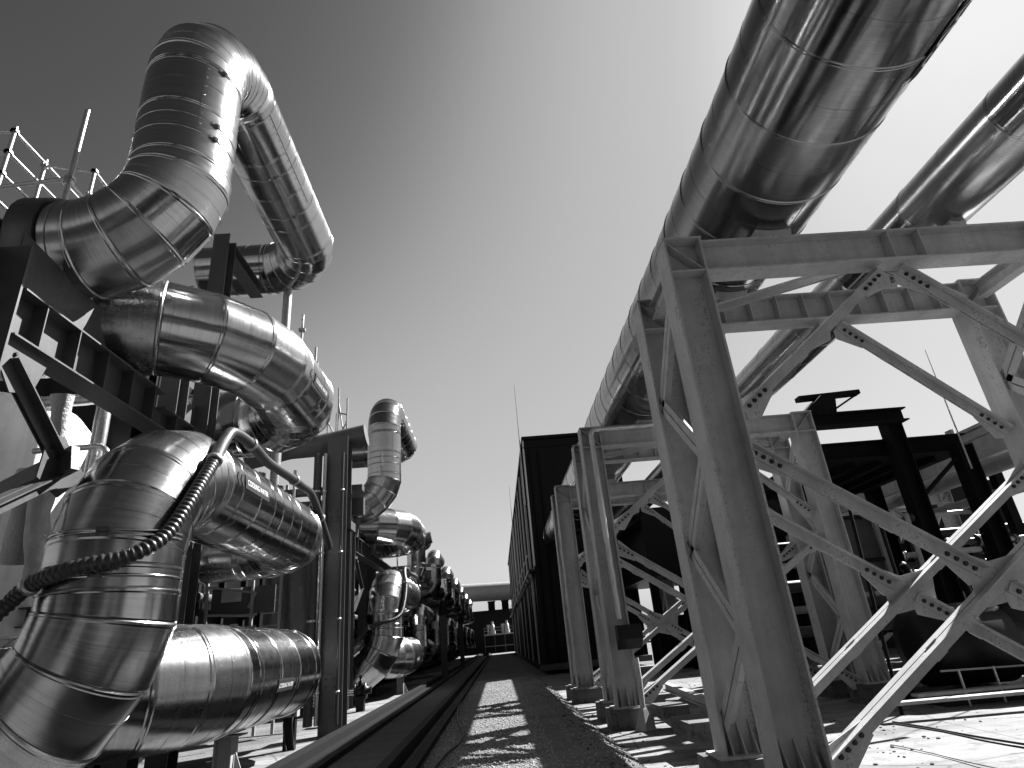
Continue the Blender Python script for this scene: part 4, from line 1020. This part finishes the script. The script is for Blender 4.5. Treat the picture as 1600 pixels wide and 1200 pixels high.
# tumbled dry weed and boards on the right
wc = pZ((1515, 1062), .04); mb = MB()
for i in range(420):
    a = V((random.gauss(0, 1), random.gauss(0, 1), abs(random.gauss(0, 1)))).normalized(); c = V((wc.x, wc.y, .05)) + V((a.x*.42, a.y*.42, a.z*.52))*random.random()**.5
    d = V((random.random()-.5, random.random()-.5, random.random()-.3)).normalized(); w_ = d.orthogonal().normalized(); l = random.uniform(.05, .13)
    mb.add([c-d*l, c+w_*.018, c+d*l, c-w_*.018], [(0, 1, 2, 3)])
for i in range(40):
    a = V((random.gauss(0, 1), random.gauss(0, 1), abs(random.gauss(0, 1)))).normalized()
    tube(mb, [(wc.x, wc.y, .045), (wc.x+a.x*.2, wc.y+a.y*.2, .05+a.z*.3), (wc.x+a.x*.45, wc.y+a.y*.45, .05+a.z*.5)], .006, 4)
tag(mb.build('dry_weed', M['weed'], None, (wc.x, wc.y, .04)), 'tangled dry weed on the slab at the right', 'plant')
for i, (p, L, lab) in enumerate((((1560, 1075), 3.2, 'long pale board lying behind the weed at right'), ((1500, 1092), 2.6, 'pale board lying in front of the weed at right'), ((1430, 1068), 2.0, 'short board lying left of the weed'))):
    c = pZ(p, .06); m = MB(); bar(m, (c.x-L/2, c.y+.1*i, .075), (c.x+L/2, c.y-.1, .075), .22, .05); tag(m.build('board', M['pale'], None, tuple(c)), lab, 'board', 'boards on the slab')

# ------------------------------------------------------------------ plant continued behind the camera; the dark hall is added to darken pipe reflections
hb = thing('unseen_hall', (0, -16, 0), 'unseen dark hall added behind the camera to darken the pipe reflections', 'building')
m = MB(); box(m, (-24, -40, 0), (26, -16, 11)); m.build('wall', M['black'], hb, (-24, -40, 0))
m = MB(); box(m, (-24.3, -40.3, 11.002), (26.3, -15.7, 11.5)); m.build('roof', M['dark'], hb, (-24, -40, 11))
for k in range(9):
    m = MB(); box(m, (-22+5.6*k, -15.995, 0), (-21.6+5.6*k, -15.8, 10.9)); m.build('pilaster', M['mid'], hb, (-22+5.6*k, -16, 0))
for k in range(4):
    m = MB(); box(m, (-19+11*k, -15.99, .1), (-15.5+11*k, -15.9, 4.5)); m.build('door', M['pale' if k == 1 else 'mid'], hb, (-19+11*k, -16, .1))
copy_tree(T3, conv((2.7, -9, 0)), 'grey steel trestle standing behind the camera')
copy_tree(RK, V(RK.location)+V((0, -16.8, 0)), 'dark steel rack left of and behind the camera')

KU[:] = CAMERA_SCALE
for i in range(9):
    x = 9.6 + .95*i; y = 17.4 + (i*37 % 11)*.55; h = 1.6 + (i*53 % 7)*.42; r = .07 + .03*(i % 3)
    pts = [(x, y, -.54), (x, y, h), (x+.15*(i % 2), y+.1, h+.3), (x+.9+.2*(i % 3), y+.3, h+.36), (x+1.5+.3*(i % 4), y+.35, h+.34), (x+1.7+.3*(i % 4), y+.5, h-.1), (x+1.7+.3*(i % 4), y+.5, -.54)]
    t = thing('process_pipe', (x, y, -.54), ('dark' if i % 3 else 'pale') + ' bent process pipe under the gantry, %s of nine from the lane' % ['first', 'second', 'third', 'fourth', 'fifth', 'sixth', 'seventh', 'eighth', 'ninth'][i], 'pipe', 'bent process pipes under the gantry')
    m = MB(); tube(m, smooth(pts, 6), r, 12); m.build('tubing', M['dark'] if i % 3 else M['pale'], t, pts[0])
    for k in (2, 3, 4):
        q = V(pts[k]); m = MB(); lathe(m, q - V((.05, 0, 0)), (1, .1, 0), [(0, r*1.8), (.05, r*1.8), (.051, r*1.2), (.07, r*1.2), (.071, r*1.8), (.12, r*1.8)], 14); m.build('flange', M['mid'], t, tuple(q))
bk = thing('back_screen', (9, 27.5, -.54), 'black louvred machine wall behind the gantry', 'wall')
m = MB(); box(m, (11.2, 27.2, .6), (24, 27.5, 4.6)); m.build('panel', M['black'], bk, (11, 27, .6))
for k in range(14):
    m = MB(); box(m, (11.25+.9*k, 27.05, .6), (11.33+.9*k, 27.198, 4.6)); m.build('mullion', M['dark' if k % 3 else 'mid'], bk, (11+.9*k, 27, .6))
for x in (11.3, 15, 19, 23.6): m = MB(); box(m, (x, 27.2, -.54), (x+.25, 27.45, .598)); m.build('foot', M['blacksteel'], bk, (x, 27, -.5))
KU[:] = (1., 0.)

mb = MB()
for i in range(2600):
    x = 1.2 + 12*random.random()**1.6; y = 5 + 22*random.random()**1.3; sz = random.uniform(.006, .026)*(1.6 if random.random() < .06 else 1)
    z = -.19 if x > 1.95 else (-.225*max(0, (x-1.55)/.45))
    if noise.noise(V((x*.8, y*.5, 3))) < -.05 and x > 2.1: continue
    k = V((random.uniform(.7, 1.6), random.uniform(.7, 1.3), random.uniform(.4, .8)))
    mb.add([V((x, y, z+sz*.25)) + V((a*k.x*sz, b_*k.y*sz, c*k.z*sz)) for a, b_, c in ico], icf)
tag(mb.build('rubble', M['plinth'], None, (4, 12, -.19)), 'small rubble and grit scattered over the slab', 'rubble', kind='stuff')
mb = MB()
for i in range(260):
    y = 6 + 20*random.random(); x = random.choice((1.7, 1.62, 1.78, -1.28)) + random.gauss(0, .07); h = random.uniform(.03, .12); z = 0 if x < 1.55 else -.225*max(0, (x-1.55)/.45)
    for q in range(4):
        d = V((random.gauss(0, .5), random.gauss(0, .5), 1)).normalized()*h; w_ = V((random.random()-.5, random.random()-.5, 0)).normalized()*.006
        mb.add([V((x, y, z))-w_, V((x, y, z))+w_, V((x, y, z))+d], [(0, 1, 2)])
tag(mb.build('weeds', M['weed'], None, (1.7, 12, 0)), 'sparse dry weeds along the edges of the gravel lane', 'weeds', kind='stuff')

# ------------------------------------------------------------------ more of the plant in the middle distance on the right
copy_tree(T3, conv((14.2, 25.5, 0)), 'grey steel trestle far back on the right, beyond the black gantry')
copy_tree(T3, conv((8.6, 31.5, 0)), 'grey steel trestle in front of the dark machine shelter')
for i, (y, z, x0, x1, r, mt) in enumerate(((20.5, 1.1, 7.2, 19, .17, 'mid'), (20.9, 1.75, 7.4, 19, .12, 'pale'), (21.2, 2.5, 7.0, 20, .20, 'mid'), (21.6, 3.2, 7.3, 20, .10, 'pale'), (22.0, 3.9, 7.6, 21, .15, 'dark'))):
    t = thing('header_pipe', (x0, y, z), ['lowest', 'second lowest', 'middle', 'second highest', 'highest'][i] + ' level pipe of the bank between the pump and the shelter', 'pipe', 'bank of level pipes')
    m = MB(); tube(m, [(x0, y, z), (x1, y, z)], r, 14); m.build('tubing', M[mt], t, (x0, y, z))
    for k in range(4):
        x = x0 + 1.2 + 2.9*k; m = MB(); lathe(m, (x, y, z), (1, 0, 0), [(0, r*1.7), (.06, r*1.7), (.061, r*1.15), (.09, r*1.15), (.091, r*1.7), (.15, r*1.7)], 14); m.build('flange', M['galv'], t, (x, y, z))
        m = MB(); bar(m, (x+.6, y+.02, -.2), (x+.6, y+.02, z-r+.01), .1, .1, (1, 0, 0)); m.build('stanchion', M['mid'], t, (x+.6, y, -.2))
ld = thing('ladder', (-5.9, 16.9, .05), 'steel ladder against the rack behind the conduit column', 'ladder')
for x in (-6.1, -5.65): m = MB(); bar(m, (x, 16.9, .05), (x, 16.9, 6.2), .05, .07, (1, 0, 0)); m.build('rail', M['steel_light'], ld, (x, 16.9, .05))
for k in range(19): m = MB(); tube(m, [(-6.08, 16.9, .35+.31*k), (-5.67, 16.9, .35+.31*k)], .014, 6); m.build('rung', M['steel_light'], ld, (-6.08, 16.9, .35+.31*k))
for i, (x, y, r, z) in enumerate(((-6.3, 9.6, .09, 6.0), (-6.6, 9.9, .06, 6.2), (-5.9, 9.2, .05, 5.0), (-6.15, 12.6, .08, 6.1))):
    t = thing('riser_pipe', (x, y, .05), ['thickest', 'middle', 'thinnest', 'farthest'][i] + ' small riser pipe standing behind the nearest rack beam', 'pipe', 'small riser pipes in the rack')
    m = MB(); tube(m, smooth([(x, y, .05), (x, y, z*.6), (x, y, z-.4), (x-.1, y+.05, z-.05), (x-.5, y+.1, z), (x-1.2, y+.1, z)], 6), r, 10); m.build('tubing', M['galv'], t, (x, y, .05))
    for k in (1.4, 2.9, 4.3): m = MB(); lathe(m, (x, y, k), (0, 0, 1), [(0, r*1.9), (.05, r*1.9), (.051, r*1.2), (.08, r*1.2), (.081, r*1.9), (.13, r*1.9)], 12); m.build('flange', M['mid'], t, (x, y, k))

copy_tree(hz, V(hz.location)+V((0, 16.8, 0)), 'black corrugated hose hanging on the bent pipe of the second stack')
